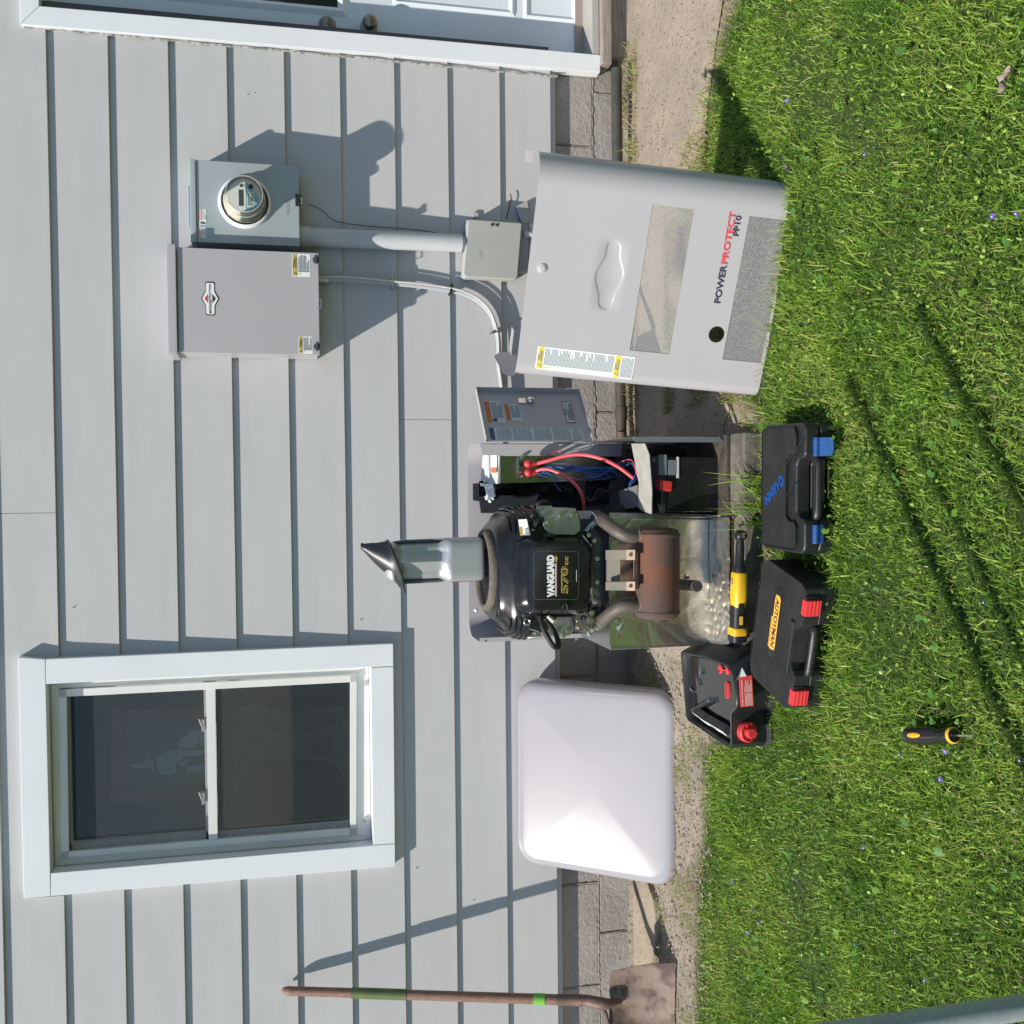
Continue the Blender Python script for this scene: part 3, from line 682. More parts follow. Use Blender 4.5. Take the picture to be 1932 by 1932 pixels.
# transfer switch box
YT = -.178
x0, x1, z0, z1_ = rect_from_px([(335, 666), (604, 669), (600, 476.5), (331, 467)], YT)
FX = T(x0, 0, z0)
tb = thing('transfer_switch_box', 'tall warm grey electrical cabinet with diamond emblem and two black knobs', 'switch box', FX)
MB(FX).box(x0+.004, x1-.004, YT+.012, -.012, z0+.004, z1_).done('box_body', M_LILAC, tb, bev=.001)
MB(FX).box(x0, x1, YT, YT+.0115, z0, z1_-.006).done('front_cover', M_LILAC, tb, bev=.002)
MB(FX).box(x0-.008, x1+.008, YT-.011, -.011, z1_-.001, z1_+.030).done('rain_cap', M_LILAC, tb, bev=.003)
for zz in (z0+.12, z0+.33): MB(FX).box(x0+.0025, x0+.0048, -.10, -.06, zz, zz+.03).done('side_knockout', M_LILAC, tb)
M_KNOB = mat('grey black knob', (.04, .05, .06), .4)
for q in ((596, 491), (598, 655)):
    p = A(*q, YT); M = T(p.x, YT, p.z) @ RX(PI/2)
    kn = MB(FX).lathe([(.0125, .0), (.0125, .010), (.010, .016), (.0001, .017)], M, 20).done('knob', M_KNOB, tb)
    MB(FX).rings([[ (x*1, y, .0165) for x, y in rrect(.034, .008, .0039, 3)], [(x*.92, y*.7, .024) for x, y in rrect(.034, .008, .0039, 3)]], M=M).done('wing', M_KNOB, kn)
p = A(601, 574, YT); MB(FX).tube([(p.x-.015, YT-.004, p.z+.006), (p.x-.015, YT-.008, p.z-.008), (p.x+.015, YT-.008, p.z-.008), (p.x+.015, YT-.004, p.z+.006)], .0018, 6).done('hasp', M_CHROME, tb)
def label(F, parent, ul, ll, lr, Y, style, seed=1, nm='warning_sticker'):
    p0, p1, p3 = A(*ll, Y), A(*ul, Y), A(*lr, Y)
    w_, h_ = p3.x-p0.x, p1.z-p0.z; S_ = frame_xz(p0.x, Y-.0008, p0.z)
    return sticker(F, parent, S_, w_, h_, style, seed, nm)
def sticker(F, parent, S_, w_, h_, style, seed=1, nm='warning_sticker'):
    b = MB(F); M2 = S_
    b.rings([[(x+w_/2, y+h_/2, -.0004) for x, y in rrect(w_, h_, min(w_, h_)*.05, 2)], [(x+w_/2, y+h_/2, 0) for x, y in rrect(w_, h_, min(w_, h_)*.05, 2)]], M=S_)
    sk = b.done(nm, {'dc': M_BLACK}.get(style, M_WPAPER if style not in ('org', 'chart') else M_PAPERG), parent)
    if style == 'och':
        b = MB(F); rectm(b, S_, w_*.03, h_*.72, w_*.94, h_*.25); b.done('header', M_OCH, sk)
        b = MB(F); warn_tri(b, S_, w_*.08, h_*.76, h_*.19)
        b.text('WARNING', S_ @ T(w_*.36, h_*.89, 0), w=w_*.34, h=h_*.05, z1=.0012, bold=.03); b.text('AVERTISSEMENT', S_ @ T(w_*.36, h_*.82, 0), w=w_*.5, h=h_*.05, z1=.0012, bold=.03); b.text('ADVERTENCIA', S_ @ T(w_*.36, h_*.75, 0), w=w_*.5, h=h_*.05, z1=.0012, bold=.03)
        dash_lines(b, S_, w_*.2, h_*.05, w_*.74, h_*.62, 8, .4, seed); b.done('print', M_INK, sk)
        b = MB(F); b.add([(w_*.05, h_*.56, .0007), (w_*.17, h_*.56, .0007), (w_*.11, h_*.68, .0007)], [(0, 1, 2)], S_); b.done('print', M_YEL, sk)
    if style == 'org':
        b = MB(F); rectm(b, S_, w_*.02, h_*.70, w_*.96, h_*.28); b.done('header', M_ORG, sk)
        b = MB(F); warn_tri(b, S_, w_*.1, h_*.75, h_*.18); b.done('print', M_OCH, sk)
        b = MB(F); dash_lines(b, S_, w_*.2, h_*.05, w_*.74, h_*.6, 7, .45, seed); b.done('print', M_INKD, sk)
        if seed == 11:
            b = MB(F); b.prism([(math.cos(a)*w_*.08+w_*.12, math.sin(a)*w_*.08+h_*.55) for a in np.linspace(0, 2*PI, 17)[:-1]], .0004, .0009, S_); b.done('print', M_NAVY, sk)
    return sk
label(FX, tb, zm(1555, 1578), zm(1818, 1580), zm(1812, 1250), YT, 'och', 2)
label(FX, tb, (563.5, 668), (590, 668), (589, 635), YT, 'och', 4)
# emblem: red over black diamond with name band
def emblem_pts(w, h):
    # outline of elongated diamond with band ends, centred
    return [(-w*.5, h*.19), (-w*.5, -h*.19), (-w*.46, -h*.26), (-w*.22, -h*.26), (0, -h*.5), (w*.22, -h*.26), (w*.46, -h*.26), (w*.5, -h*.19), (w*.5, h*.19), (w*.46, h*.26), (w*.22, h*.26), (0, h*.5), (-w*.22, h*.26), (-w*.46, h*.26)]
c = A(396.5, 563.5, YT); w_ = A(396, 532, YT).x-A(396, 595.5, YT).x; h_ = A(379.5, 560, YT).z-A(414, 560, YT).z
E = T(c.x, YT-.0006, c.z) @ RX(PI/2)
em = MB(FX).prism(emblem_pts(w_, h_), 0, .0006, E).done('emblem', M_INK, tb)
MB(FX).prism(emblem_pts(w_*.93, h_*.86), .0006, .0009, E).done('emblem_field', M_WPAPER, em)
b = MB(FX); b.add([(-w_*.14, h_*.11, .0013), (w_*.14, h_*.11, .0013), (0, h_*.32, .0013)], [(0, 1, 2)], E); b.done('emblem_red', M_REDL, em)
b = MB(FX); b.add([(-w_*.14, -h_*.12, .0013), (w_*.14, -h_*.12, .0013), (0, -h_*.32, .0013)], [(0, 1, 2)], E)
b.text('BRIGGS&STRATTON', E @ T(-w_*.435, -h_*.07, 0), w=w_*.87, h=h_*.14, z1=.0014, bold=.025); b.done('emblem_print', M_INK, em)

# phone box
YP = -.085
FPb = T(.79, 0, .44)
pb = thing('phone_box', 'small beige grey plastic telephone box under the conduit', 'phone box', FPb)
oc = [zp(*q) for q in ((260, 590), (250, 640), (180, 1460), (190, 1510), (230, 1530), (1000, 1570), (1050, 1565), (1080, 1520), (1150, 660), (1140, 630), (300, 570))]
MB(FPb).px(oc, YP, -.035).done('cover', M_PHONE, pb, bev=.010, seg=3)
ic = [zp(*q) for q in ((215, 610), (175, 1500), (1085, 1560), (1150, 620))]
MB(FPb).px([zp(*q) for q in ((235, 575), (150, 1525), (1010, 1590), (1070, 580))], -.036, -.014).done('base', mat('phone box base', (.34, .345, .33), .55), pb, bev=.004)
for q in ((655, 668), (733, 672)):
    p = A(*zp(*q), YP); MB(FPb).lathe([(.0001, .0035), (.0045, .0035), (.006, .002), (.0062, -.002)], T(p.x, YP-.0005, p.z) @ RX(PI/2), 14).done('plug', M_INK, pb)
for q0, q1 in (((270, 1510), (300, 1510)), ((400, 1522), (505, 1530)), ((750, 1540), (860, 1545)), ((890, 1540), (920, 1545))):
    a, b_ = A(*zp(*q0), -.06), A(*zp(*q1), -.06); MB(FPb).box(a.x-.004, a.x+.003, -.066, -.05, b_.z, a.z).done('hinge_slot', M_INKD, pb)
for k in range(5):
    r = .004+k*.0035; p = A(*zp(435, 1165), YP)
    MB(FPb).tube([(p.x+r*math.cos(a)*1.0, YP-.0003, p.z-r*math.sin(a)*1.0+.004) for a in np.linspace(.3, PI-.3, 9)], .0006, 5).done('embossed_arc', M_PHONE, pb)
p = A(*zp(380, 515), -.02); MB(FPb).box(p.x-.010, p.x+.012, -.022, -.014, p.z-.012, p.z+.012).done('mount_tab', M_PHONE, pb, bev=.002)
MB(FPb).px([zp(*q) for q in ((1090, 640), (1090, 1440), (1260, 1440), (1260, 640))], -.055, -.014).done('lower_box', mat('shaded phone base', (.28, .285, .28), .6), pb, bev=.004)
MB(FPb).px([zp(*q) for q in ((1265, 640), (1265, 1280), (1420, 1280), (1440, 640))], -.04, -.014).done('mount_board', M_PVC, pb, bev=.002)
MB(FPb).px([zp(*q) for q in ((1040, 370), (1230, 270), (1300, 640), (1150, 640))], -.028, -.013).done('mount_flap', mat('flap grey', (.36, .37, .37), .6), pb)
p = A(*zp(1300, 830), -.055); MB(FPb).cyl((p.x, -.055, p.z+.03), (p.x, -.055, .05), .012, n=16).done('ground_conduit', M_PVC, pb)

# conduit
cd = thing('conduit_pipe', 'thick grey plastic conduit running down from the meter box', 'conduit', T(.9, -.05, .7))
FC = T(.9, -.05, .7); YC = -.052
a, b_ = A(567, 446.5, YC), A(874, 459, YC); r_ = (A(720, 430, YC).x-A(720, 464.5, YC).x)/2
MB(FC).cyl(a+Vector((0, 0, .01)), b_, r_, n=32).done('pipe', M_PVC, cd)
MB(FC).cyl(a+Vector((0, 0, .008)), a+(b_-a)*.055, r_*1.12, n=32).done('coupling', M_PVC, cd)
MB(FC).lathe([(r_*1.04, 0), (r_*1.04, .012), (r_*.9, .02)], T(b_.x, b_.y, b_.z-.006), 28).done('end_seal', M_INKD, cd)
for k in range(4): MB(FC).tube([b_+Vector((.01*math.sin(k*2), -.01*math.cos(k), -.003)), b_+Vector((.02*math.sin(k*2+1), -.022, -.01)), b_+Vector((.012*math.cos(k), -.02, -.022))], .0022, 6, sm=4).done('foil_wire', M_CHROME, cd)
# cables
def cable(name, lab, pts, Y, r, mt, sm=6, n=8, off=(0, 0, 0), wob=0):
    P = [A(x, y, Y)+Vector(off)+Vector((random.uniform(-wob, wob), random.uniform(-wob, wob)*.3, 0)) for x, y in pts]
    F = T(*P[0]); t = thing(name, lab, 'cable', F); MB(F).tube(P, r, n, sm=sm).done('sheath', mt, t); return t, F
cp = [(602, 527), (640, 527), (690, 530), (740, 535), (790, 539), (850, 548), (880, 556), (905, 570), (925, 592), (937, 625), (941, 655), (941, 690), (947, 735), (950, 790)]
c1, fc1 = cable('power_cable', 'thick silver grey cable curving down from the tall cabinet', cp, -.034, .0095, M_CABLE)
cable('signal_cable', 'thin cream cable strapped alongside the thick grey cable', [(x, y-4.5) for x, y in cp], -.048, .0042, M_CREAM, wob=.001)
for q in ((606, 527), (618, 528)): 
    p = A(*q, -.034); MB(fc1).cyl(p+Vector((0, 0, .016)), p+Vector((0, 0, -.004)), .016, n=8).done('gland_nut', M_ZINC, c1)
for i, (x, y, ang) in enumerate(((740, 535, 0), (850, 547, 10), (935, 627, 80))):
    p = A(x, y, -.03); M = T(p.x, p.y, p.z) @ RY(math.radians(ang))
    MB(fc1).box(-.020, .020, -.022, .018, -.004, .004, M).done('strap_clip', M_ZINC if i != 1 else M_RUB, c1, bev=.002)
cable('thin_wire', 'thin black wire drooping from the wall beneath the meter', [(580, 386), (600, 392), (612, 401), (622, 411), (645, 420), (700, 427), (790, 434), (860, 447)], -.02, .0013, M_RUB, n=6)
wt = MB(T(.7, -.02, .5)); P = [A(*zp(*q), -.02) for q in ((950, 150), (972, 240), (940, 350), (905, 510), (880, 560))]
wt.tube(P, .0022, 6, sm=3); wt = wt.done('wire_stub', M_RUB); wt.location = (.7, -.02, .5); wt['label'] = 'short bent black wire sticking up right of the phone box'; wt['category'] = 'wire'

# ================================================================== FRONT COVER PANEL standing on the lawn
W_, H_ = .603, .722
FK = T(.251, -1.140, 0) @ RZ(-.342) @ RX(-.121) @ RY(.048)
pc = thing('generator_front_cover', 'tall curved light grey cover panel with perforated grilles, standing on the lawn', 'panel', FK)
def L2(x, y, off=0): return onplane(x, y, FK, off)
RC = .075
def arc(cx, cy, r, a0, a1, n): return [(cx+r*math.cos(math.radians(a0+(a1-a0)*i/n)), cy+r*math.sin(math.radians(a0+(a1-a0)*i/n))) for i in range(n+1)]
TH = .002
RCL = .035
lp = [(0, .215), (0, RCL)] + arc(RCL, RCL, RCL, 180, 270, 12)[1:]
rp = [(W_-RC, 0)] + arc(W_-RC, RC, RC, 270, 360, 12)[1:] + [(W_, .18)]
MB().shell(lp, 0, H_, TH).done('left_side', M_LILAC, pc, ang=.35)
MB().shell(rp, 0, H_, TH).done('right_side', M_LILAC, pc, ang=.35)
g1 = (.103, .506, .285, .403); g2 = (.103, .506, .010, .127)
cc = L2(1352, 631); CRd = .0235
ep = [L2(*zc(*q)) for q in ((1058, 1085), (1075, 1070), (1108, 1075), (1120, 1095), (1113, 1145), (1137, 1225), (1087, 1305), (1083, 1345), (1065, 1370), (1035, 1370), (1020, 1350), (1023, 1305), (1000, 1220), (1053, 1140))]
def chaikin(p, it=2):
    for _ in range(it):
        p = [q for i in range(len(p)) for q in ((p[i][0]*.75+p[(i+1) % len(p)][0]*.25, p[i][1]*.75+p[(i+1) % len(p)][1]*.25), (p[i][0]*.25+p[(i+1) % len(p)][0]*.75, p[i][1]*.25+p[(i+1) % len(p)][1]*.75))]
    return p
EP = chaikin(ep); n = len(EP); cxe = sum(p[0] for p in EP)/n; cze = sum(p[1] for p in EP)/n
BX = (min(p[0] for p in EP)-.012, max(p[0] for p in EP)+.012, min(p[1] for p in EP)-.012, max(p[1] for p in EP)+.012)
mb = MB()
def boff(d):
    r_ = []
    for k in range(n):
        a_, c_ = Vector(EP[k-1]), Vector(EP[(k+1) % n]); t_ = (c_-a_).normalized(); nn = Vector((t_.y, -t_.x)); p_ = Vector(EP[k])
        if nn.dot(p_-Vector((cxe, cze))) < 0: nn = -nn
        r_.append(p_+nn*d)
    return r_
def bout(p):
    d = Vector((p[0]-cxe, p[1]-cze)); t_ = min(((BX[1]-cxe) if d.x > 0 else (cxe-BX[0]))/max(abs(d.x), 1e-6), ((BX[3]-cze) if d.y > 0 else (cze-BX[2]))/max(abs(d.y), 1e-6)); return (cxe+d.x*t_, cze+d.y*t_)
OB = [bout(p) for p in EP]; lv = [(OB, 0.0), ([(v.x, v.y) for v in boff(.0035)], 0.0), ([(v.x, v.y) for v in boff(.0012)], .0009), ([(v.x, v.y) for v in boff(-.0012)], .0026), ([(v.x, v.y) for v in boff(-.0030)], .0031)]
vv = [(x, y_, z) for L_, y_ in lv for x, z in L_]; ff = [(j*n+k, j*n+(k+1) % n, (j+1)*n+(k+1) % n, (j+1)*n+k) for j in range(len(lv)-1) for k in range(n)]+[tuple((len(lv)-1)*n+k for k in range(n))]
for k in range(n):
    a_, c_ = OB[k], OB[(k+1) % n]
    if abs(a_[0]-c_[0]) > 1e-6 and abs(a_[1]-c_[1]) > 1e-6:
        for X_ in BX[:2]:
            for Z_ in BX[2:]:
                if (abs(a_[0]-X_) < 1e-5 or abs(c_[0]-X_) < 1e-5) and (abs(a_[1]-Z_) < 1e-5 or abs(c_[1]-Z_) < 1e-5): vv.append((X_, 0, Z_)); ff.append((k, len(vv)-1, (k+1) % n))
mb.add(vv, ff)
mb.done('embossed_badge', M_LILAC, pc, ang=1.0)
def flat_panel():
    mb = MB(); xs = sorted({RCL, g1[0], g1[1], W_-RC, cc[0]-.03, cc[0]+.03, BX[0], BX[1]}); zs_ = sorted({0, g2[2], g2[3], g1[2], g1[3], H_, cc[1]-.03, cc[1]+.03, BX[2], BX[3]})
    for i in range(len(xs)-1):
        for j in range(len(zs_)-1):
            mx_, mz = (xs[i]+xs[i+1])/2, (zs_[j]+zs_[j+1])/2
            if any(g[0] < mx_ < g[1] and g[2] < mz < g[3] for g in (g1, g2, BX)): continue
            if abs(mx_-cc[0]) < .03 and abs(mz-cc[1]) < .03:
                n = 32; o, c_ = [], []
                for k in range(n):
                    a = 2*PI*k/n+PI/4; s = .03/max(abs(math.cos(a)), abs(math.sin(a)))
                    o.append((cc[0]+s*math.cos(a), 0, cc[1]+s*math.sin(a))); c_.append((cc[0]+CRd*math.cos(a), 0, cc[1]+CRd*math.sin(a)))
                d = [(x, TH, z) for x, y, z in c_]
                mb.add(o+c_+d, [(k, (k+1) % n, n+(k+1) % n, n+k) for k in range(n)]+[(n+k, n+(k+1) % n, 2*n+(k+1) % n, 2*n+k) for k in range(n)])
                continue
            mb.add([(xs[i], 0, zs_[j]), (xs[i+1], 0, zs_[j]), (xs[i+1], 0, zs_[j+1]), (xs[i], 0, zs_[j+1])], [(0, 1, 2, 3)])
    mb.done('front_sheet', M_LILAC, pc, weld=.0005)
flat_panel()
def grille(g):
    p = .0052; r = p/2*.80; nx_ = int((g[1]-g[0])/p); nz_ = int((g[3]-g[2])/(p*.866)); px_ = (g[1]-g[0])/nx_; pz_ = (g[3]-g[2])/nz_
    vs, fs = [], []; n = 6
    R = p/math.sqrt(3)*1.01
    for j in range(nz_):
        for i in range(nx_ - (j % 2)):
            cx = g[0]+(i+.5+(j % 2)*.5)*px_; cz = g[2]+(j+.5)*pz_; b0 = len(vs)
            for k in range(n):
                a = PI/6+k*PI/3; vs.append((cx+R*math.cos(a), .0012, cz+R*math.sin(a)))
            for k in range(n):
                a = PI/6+k*PI/3; vs.append((cx+r*math.cos(a), .0012, cz+r*math.sin(a)))
            fs += [(b0+k, b0+(k+1) % n, b0+n+(k+1) % n, b0+n+k) for k in range(n)]
    me = bpy.data.meshes.new('perforated_grille'); me.from_pydata(vs, [], fs); me.materials.append(M_LILAC)
    o = bpy.data.objects.new('perforated_grille', me); COL.objects.link(o); o.parent = pc; o['kind'] = 'stuff'
    # border behind the edge
    e = .004; MB().box(g[0]-e, g[0]+.0015, .0016, .0022, g[2]-e, g[3]+e).box(g[1]-.0015, g[1]+e, .0016, .0022, g[2]-e, g[3]+e).box(g[0], g[1], .0016, .0022, g[2]-e, g[2]+.001).box(g[0], g[1], .0016, .0022, g[3]-.001, g[3]+e).done('grille_edge', M_LILAC, pc)
grille(g1); grille(g2)
# lettering
def cover_text(s, a, b, h, mt, **k):
    x0, z0 = L2(*a, -.0008); x1, z1 = L2(*b, -.0008); MB().text(s, T(x0, -.0008, z0) @ RY(-math.atan2(z1-z0, x1-x0)) @ RX(PI/2), w=math.hypot(x1-x0, z1-z0), h=h, bold=.03).done('lettering', mt, pc, **k)
mz = lambda q: zc(*q)
l0, l1 = zc(1560, 1346), zc(1632, 940)
xm = (l0[0]+(l1[0]-l0[0])*.435, l0[1]+(l1[1]-l0[1])*.435)
hh = .0195
(pa0, pz0), (pa1, pz1) = L2(*l0, -.0008), L2(*l1, -.0008); pL = math.hypot(pa1-pa0, pz1-pz0); pM = T(pa0, -.0008, pz0) @ RY(-math.atan2(pz1-pz0, pa1-pa0)) @ RX(PI/2)
MB().text('POWER', pM, w=pL*.425, h=hh, bold=.03).done('lettering', mat('navy lettering', (.035, .035, .07), .5), pc, label='dark blue word POWER')
MB().text('PROTECT', pM @ T(pL*.435, 0, 0), w=pL*.565, h=hh, bold=.03).done('lettering', M_REDL, pc, label='red word PROTECT')
cover_text('PP10', zc(1640, 1048), zc(1655, 957), .0165, MATS['navy lettering'], label='model code under the red word')
# long warning sticker
x0, z0 = L2(*zc(1165, 1690)); x1, zz1 = L2(*zc(745, 1525))
sw, sh = .066, zz1-z0-.004
S_ = T(x0+.004, -.0009, z0) @ RY(.02) @ RX(PI/2)
lg = MB(); lg.rings([[(x+sw/2, y+sh/2, -.0004) for x, y in rrect(sw, sh, .004, 3)], [(x+sw/2, y+sh/2, 0) for x, y in rrect(sw, sh, .004, 3)]], M=S_); lg = lg.done('warning_sticker', M_WPAPER, pc)
b = MB(); rectm(b, S_, .002, sh*.935, sw-.004, sh*.055); rectm(b, S_, .002, sh*.145, sw-.004, sh*.055)
b.add([(.004, sh*.905, .0007), (.011, sh*.905, .0007), (.0075, sh*.93, .0007)], [(0, 1, 2)], S_); b.add([(.004, sh*.875, .0007), (.011, sh*.875, .0007), (.0075, sh*.90, .0007)], [(0, 1, 2)], S_); b.add([(.004, sh*.845, .0007), (.011, sh*.845, .0007), (.0075, sh*.87, .0007)], [(0, 1, 2)], S_)
b.done('header', M_YEL, lg)
b = MB(); warn_tri(b, S_, .006, sh*.940, .015); warn_tri(b, S_, .006, sh*.150, .015)
for i, s in enumerate(('WARNING', 'AVERTISSEMENT', 'ADVERTENCIA')): b.text(s, S_ @ T(.024, sh*(.974-.0165*i), 0), w=(.020, .034, .030)[i], h=.0042, z1=.0012, bold=.03)
for i, s in enumerate(('CAUTION', 'MISE EN GARDE', 'PRECAUCION')): b.text(s, S_ @ T(.024, sh*(.184-.0165*i), 0), w=(.019, .032, .028)[i], h=.0042, z1=.0012, bold=.03)
dash_lines(b, S_, .014, sh*.215, sw-.018, sh*.71, 52, .42, 8); dash_lines(b, S_, .004, sh*.01, sw-.008, sh*.125, 10, .42, 9); b.done('print', M_INKG, lg)
# lock
x0, z0 = L2(1023, 506)
MB().lathe([(.0001, .006), (.007, .006), (.0085, .004), (.0125, .003), (.0135, 0)], T(x0, -.0002, z0) @ RX(PI/2), 24).done('lock', mat('lock zinc', (.6, .58, .58), .3, .4), pc, ang=.5)
# tabs at the top of the sides
MB().box(W_-.032, W_, .178, .180, H_-.004, H_+.022).done('mount_tab', M_LILAC, pc, bev=.0005)
fl = []
for (x, y), o_ in (((966, 711), .0), ((950, 706), .10), ((932, 672), .215), ((943, 664), .213), ((972, 668), .16), ((976, 700), .02)):
    lx, lz = L2(x, y, o_); fl.append((lx, o_, lz))
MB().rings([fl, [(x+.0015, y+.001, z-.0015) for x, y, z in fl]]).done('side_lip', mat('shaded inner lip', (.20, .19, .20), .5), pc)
MB().box(.02, .10, .16, .214, H_-.002, H_).done('inner_lip', M_LILAC, pc)
# grass bits stuck to the foot of the panel
b = MB()
for k in range(90):
    x = RC+random.random()**.8*(W_-2*RC); z = abs(random.gauss(0, .09)); 
    if any(g[0]-.004 < x < g[1]+.004 and g[2] < z < g[3] for g in (g1, g2)) or z > H_*.5: continue
    a = random.uniform(-.6, .6); l = random.uniform(.002, .007); dx, dz_ = l*math.cos(a+1.3), l*math.sin(a+1.3)
    b.add([(x, -.0007, z), (x+.0007, -.0007, z), (x+dx, -.0012, z+dz_)], [(0, 1, 2)])
b.done('grass_clipping', mat('dried clippings', (.09, .09, .045), .9), pc, kind='stuff')

# ================================================================== ROOF LID leaning on the wall
LW, LH = .714, .640
FL = T(-1.466, -.497, .002) @ RX(-math.radians(38.0)) @ RY(math.radians(.6))
ld = thing('generator_roof_lid', 'large glossy light grey lid with rounded corners leaning on the house wall', 'lid', FL)
def lid():
    mb = MB(); cx, cz = LW/2, LH/2; rings = []
    def rg(ins, y, rr): return [(cx+x, y, cz+z) for x, z in rrect(LW-2*ins, LH-2*ins, max(rr-ins*.6, .01), 10)]
    R = .085
    rings.append(rg(.004, .085, R)); rings.append(rg(0, .084, R)); rings.append(rg(0, .045, R))
    for k in range(1, 9):
        a = k/8*PI/2; rings.append(rg(.042*(1-math.cos(a)), .045-.042*math.sin(a), R))
    for ins, y in ((.06, .0022), (.10, .0012), (.15, .0002), (.20, -.0008), (.25, -.0015), (.29, -.0018)): rings.append(rg(ins, y, R))
    inner = [rg(.004, .085, R), rg(.004, .05, R), rg(.04, .007, R)]
    mb.rings(rings, cap0=False, cap1=True); mb.rings(inner, cap0=False, cap1=True)
    mb.done('lid_shell', M_LID, ld, ang=.8)
lid()

# ================================================================== SHOVEL
sa, sb = A(534, 1869, -.045), A(1136, 1889, -.40)
FSh = T(A(1275, 1880, 0).x, -.49, 0)
FSh = T(G(1275, 1900).x, G(1275, 1900).y, 0)
sv = thing('square_shovel', 'long-handled shovel with rusty flat blade leaning on the siding', 'shovel', FSh)
def hp(t): return sa+(sb-sa)*t
P = [hp(0)+Vector((0, .016, -.004)), hp(.015), hp(.1), hp(.35), hp(.6), hp(.9), hp(1)+Vector((0, -.006, 0))]
MB(FSh).tube(P, [.004, .0165, .0165, .0175, .018, .0185, .017], 16, sm=4).done('handle', M_WOOD, sv)
def seg(px0, px1, r, nm, mt):
    t0, t1 = (px0-534)/602, (px1-534)/602
    MB(FSh).cyl(hp(t0), hp(t1), r, n=18).done(nm, mt, sv)
seg(666, 771, .0195, 'grip_tape', M_GRIP); seg(1009, 1030, .0203, 'tape_ring', M_GRING)
M_SOCK = mat('rusty ash socket', (.17, .11, .08), .6, .2, col2=(.10, .06, .05), ns=20)
bt = G(1272, 1815, .0); Bz = .272
bl = [A(1150, 1828, -.415), A(1150, 1828, -.415)+Vector((-.235, 0.01, 0)), ]
rt_, lt_ = bl; rb_, lb_ = G(1274, 1815, .0), G(1274, 1815, .0)+Vector((-.25, .01, 0))
rows = []
for j in range(13):
    t = j/12; row = []
    for i in range(15):
        u_ = i/14; p = (lt_*(1-u_)+rt_*u_)*(1-t)+(lb_*(1-u_)+rb_*u_)*t
        e = abs(u_-.5)*2; p = p+Vector((0, -.022*max(0, e-.72)/.28*(1-t*.6), 0)) + Vector((0, .018*math.sin(t*PI), 0))
        rib = math.exp(-((u_-.5)/.07)**2)*(1-t)**1.3; p += Vector((0, -.022*rib, 0))
        rows.append(p)
bm_ = MB(FSh); f = [(j*15+i, (j+1)*15+i, (j+1)*15+i+1, j*15+i+1) for j in range(12) for i in range(14)]
bm_.add(rows, f); bm_.add([p+Vector((0, .0025, -.0005)) for p in rows], f)
bd = [i for i in range(15)]+[14+15*j for j in range(1, 13)]+[12*15+i for i in range(13, -1, -1)]+[15*j for j in range(11, 0, -1)]
rim = [rows[i] for i in bd]; bm_.add(rim+[p+Vector((0, .0025, -.0005)) for p in rim], [(k, (k+1) % len(rim), (k+1) % len(rim)+len(rim), k+len(rim)) for k in range(len(rim))])
bm_.done('blade', M_RBLADE, sv, ang=.9)
mid = (lt_+rt_)/2
MB(FSh).tube([hp(.86), hp(.95), mid+Vector((.0, -.02, .03)), mid+Vector((0, -.02, -.04))], [.0195, .021, .022, .008], 14, sm=4).done('socket', M_SOCK, sv)
for s in (-1,):
    MB(FSh).tube([mid+Vector((s*.008, -.012, .045)), mid+Vector((s*.04, -.004, .018)), mid+Vector((s*.10, 0, .002)), mid+Vector((s*.116, 0, 0))], [.006, .008, .005, .004], 8, sm=4).done('tread', M_SOCK, sv)
# ================================================================== GENERATOR
FG = T(-.19, -.78, 0)
gen = thing('standby_generator', 'opened standby generator with black engine, rusty muffler and foil lined compartment', 'generator', FG)
def gp(pts, Y, Y2, name, mt, bev=0.0, **k): return MB(FG).px(pts, Y, Y2).done(name, mt, gen, bev=bev, **k)
def gpoly(pts, th, name, mt, parent=None, dirv=(0, 1, 0), bev=0.0, **k):
    """pts: (x, y, Y) each measured at its own depth, thickness th along dirv"""
    a = [A(*p) for p in pts]; d = Vector(dirv).normalized()*th
    return MB(FG).rings([a, [p+d for p in a]]).done(name, mt, parent or gen, bev=bev, **k)
XL, XR, YBk = -.517, .137, -.43
# base
MB(FG).box(-.495, .15, -1.150, -.41, -.02, .048).done('base_pad', M_BASE, gen, bev=.008, seg=2)
MB(FG).box(-.50, .147, -1.06, -.42, .0485, .062).done('base_tray', mat('black tray', (.03, .03, .028), .6, col2=(.09, .07, .05), ns=25, contrast=1.5), gen, bev=.003)
gpoly([(1375, 968, -1.06), (1375, 1000, -1.06), (1402, 1003, -1.11), (1404, 970, -1.11)], .006, 'rusty_foot', mat('rust stained white steel', (.42, .36, .29), .6, col2=(.25, .12, .06), ns=40, contrast=1.6), dirv=(0, .2, -1))
for q in ((1385, 975), (1396, 992)): p = G(*q, .060); MB(FG).lathe([(.0001, .004), (.006, .004), (.006, -.004)], T(p.x, p.y, .06), 6).done('bolt', M_RUST, gen)
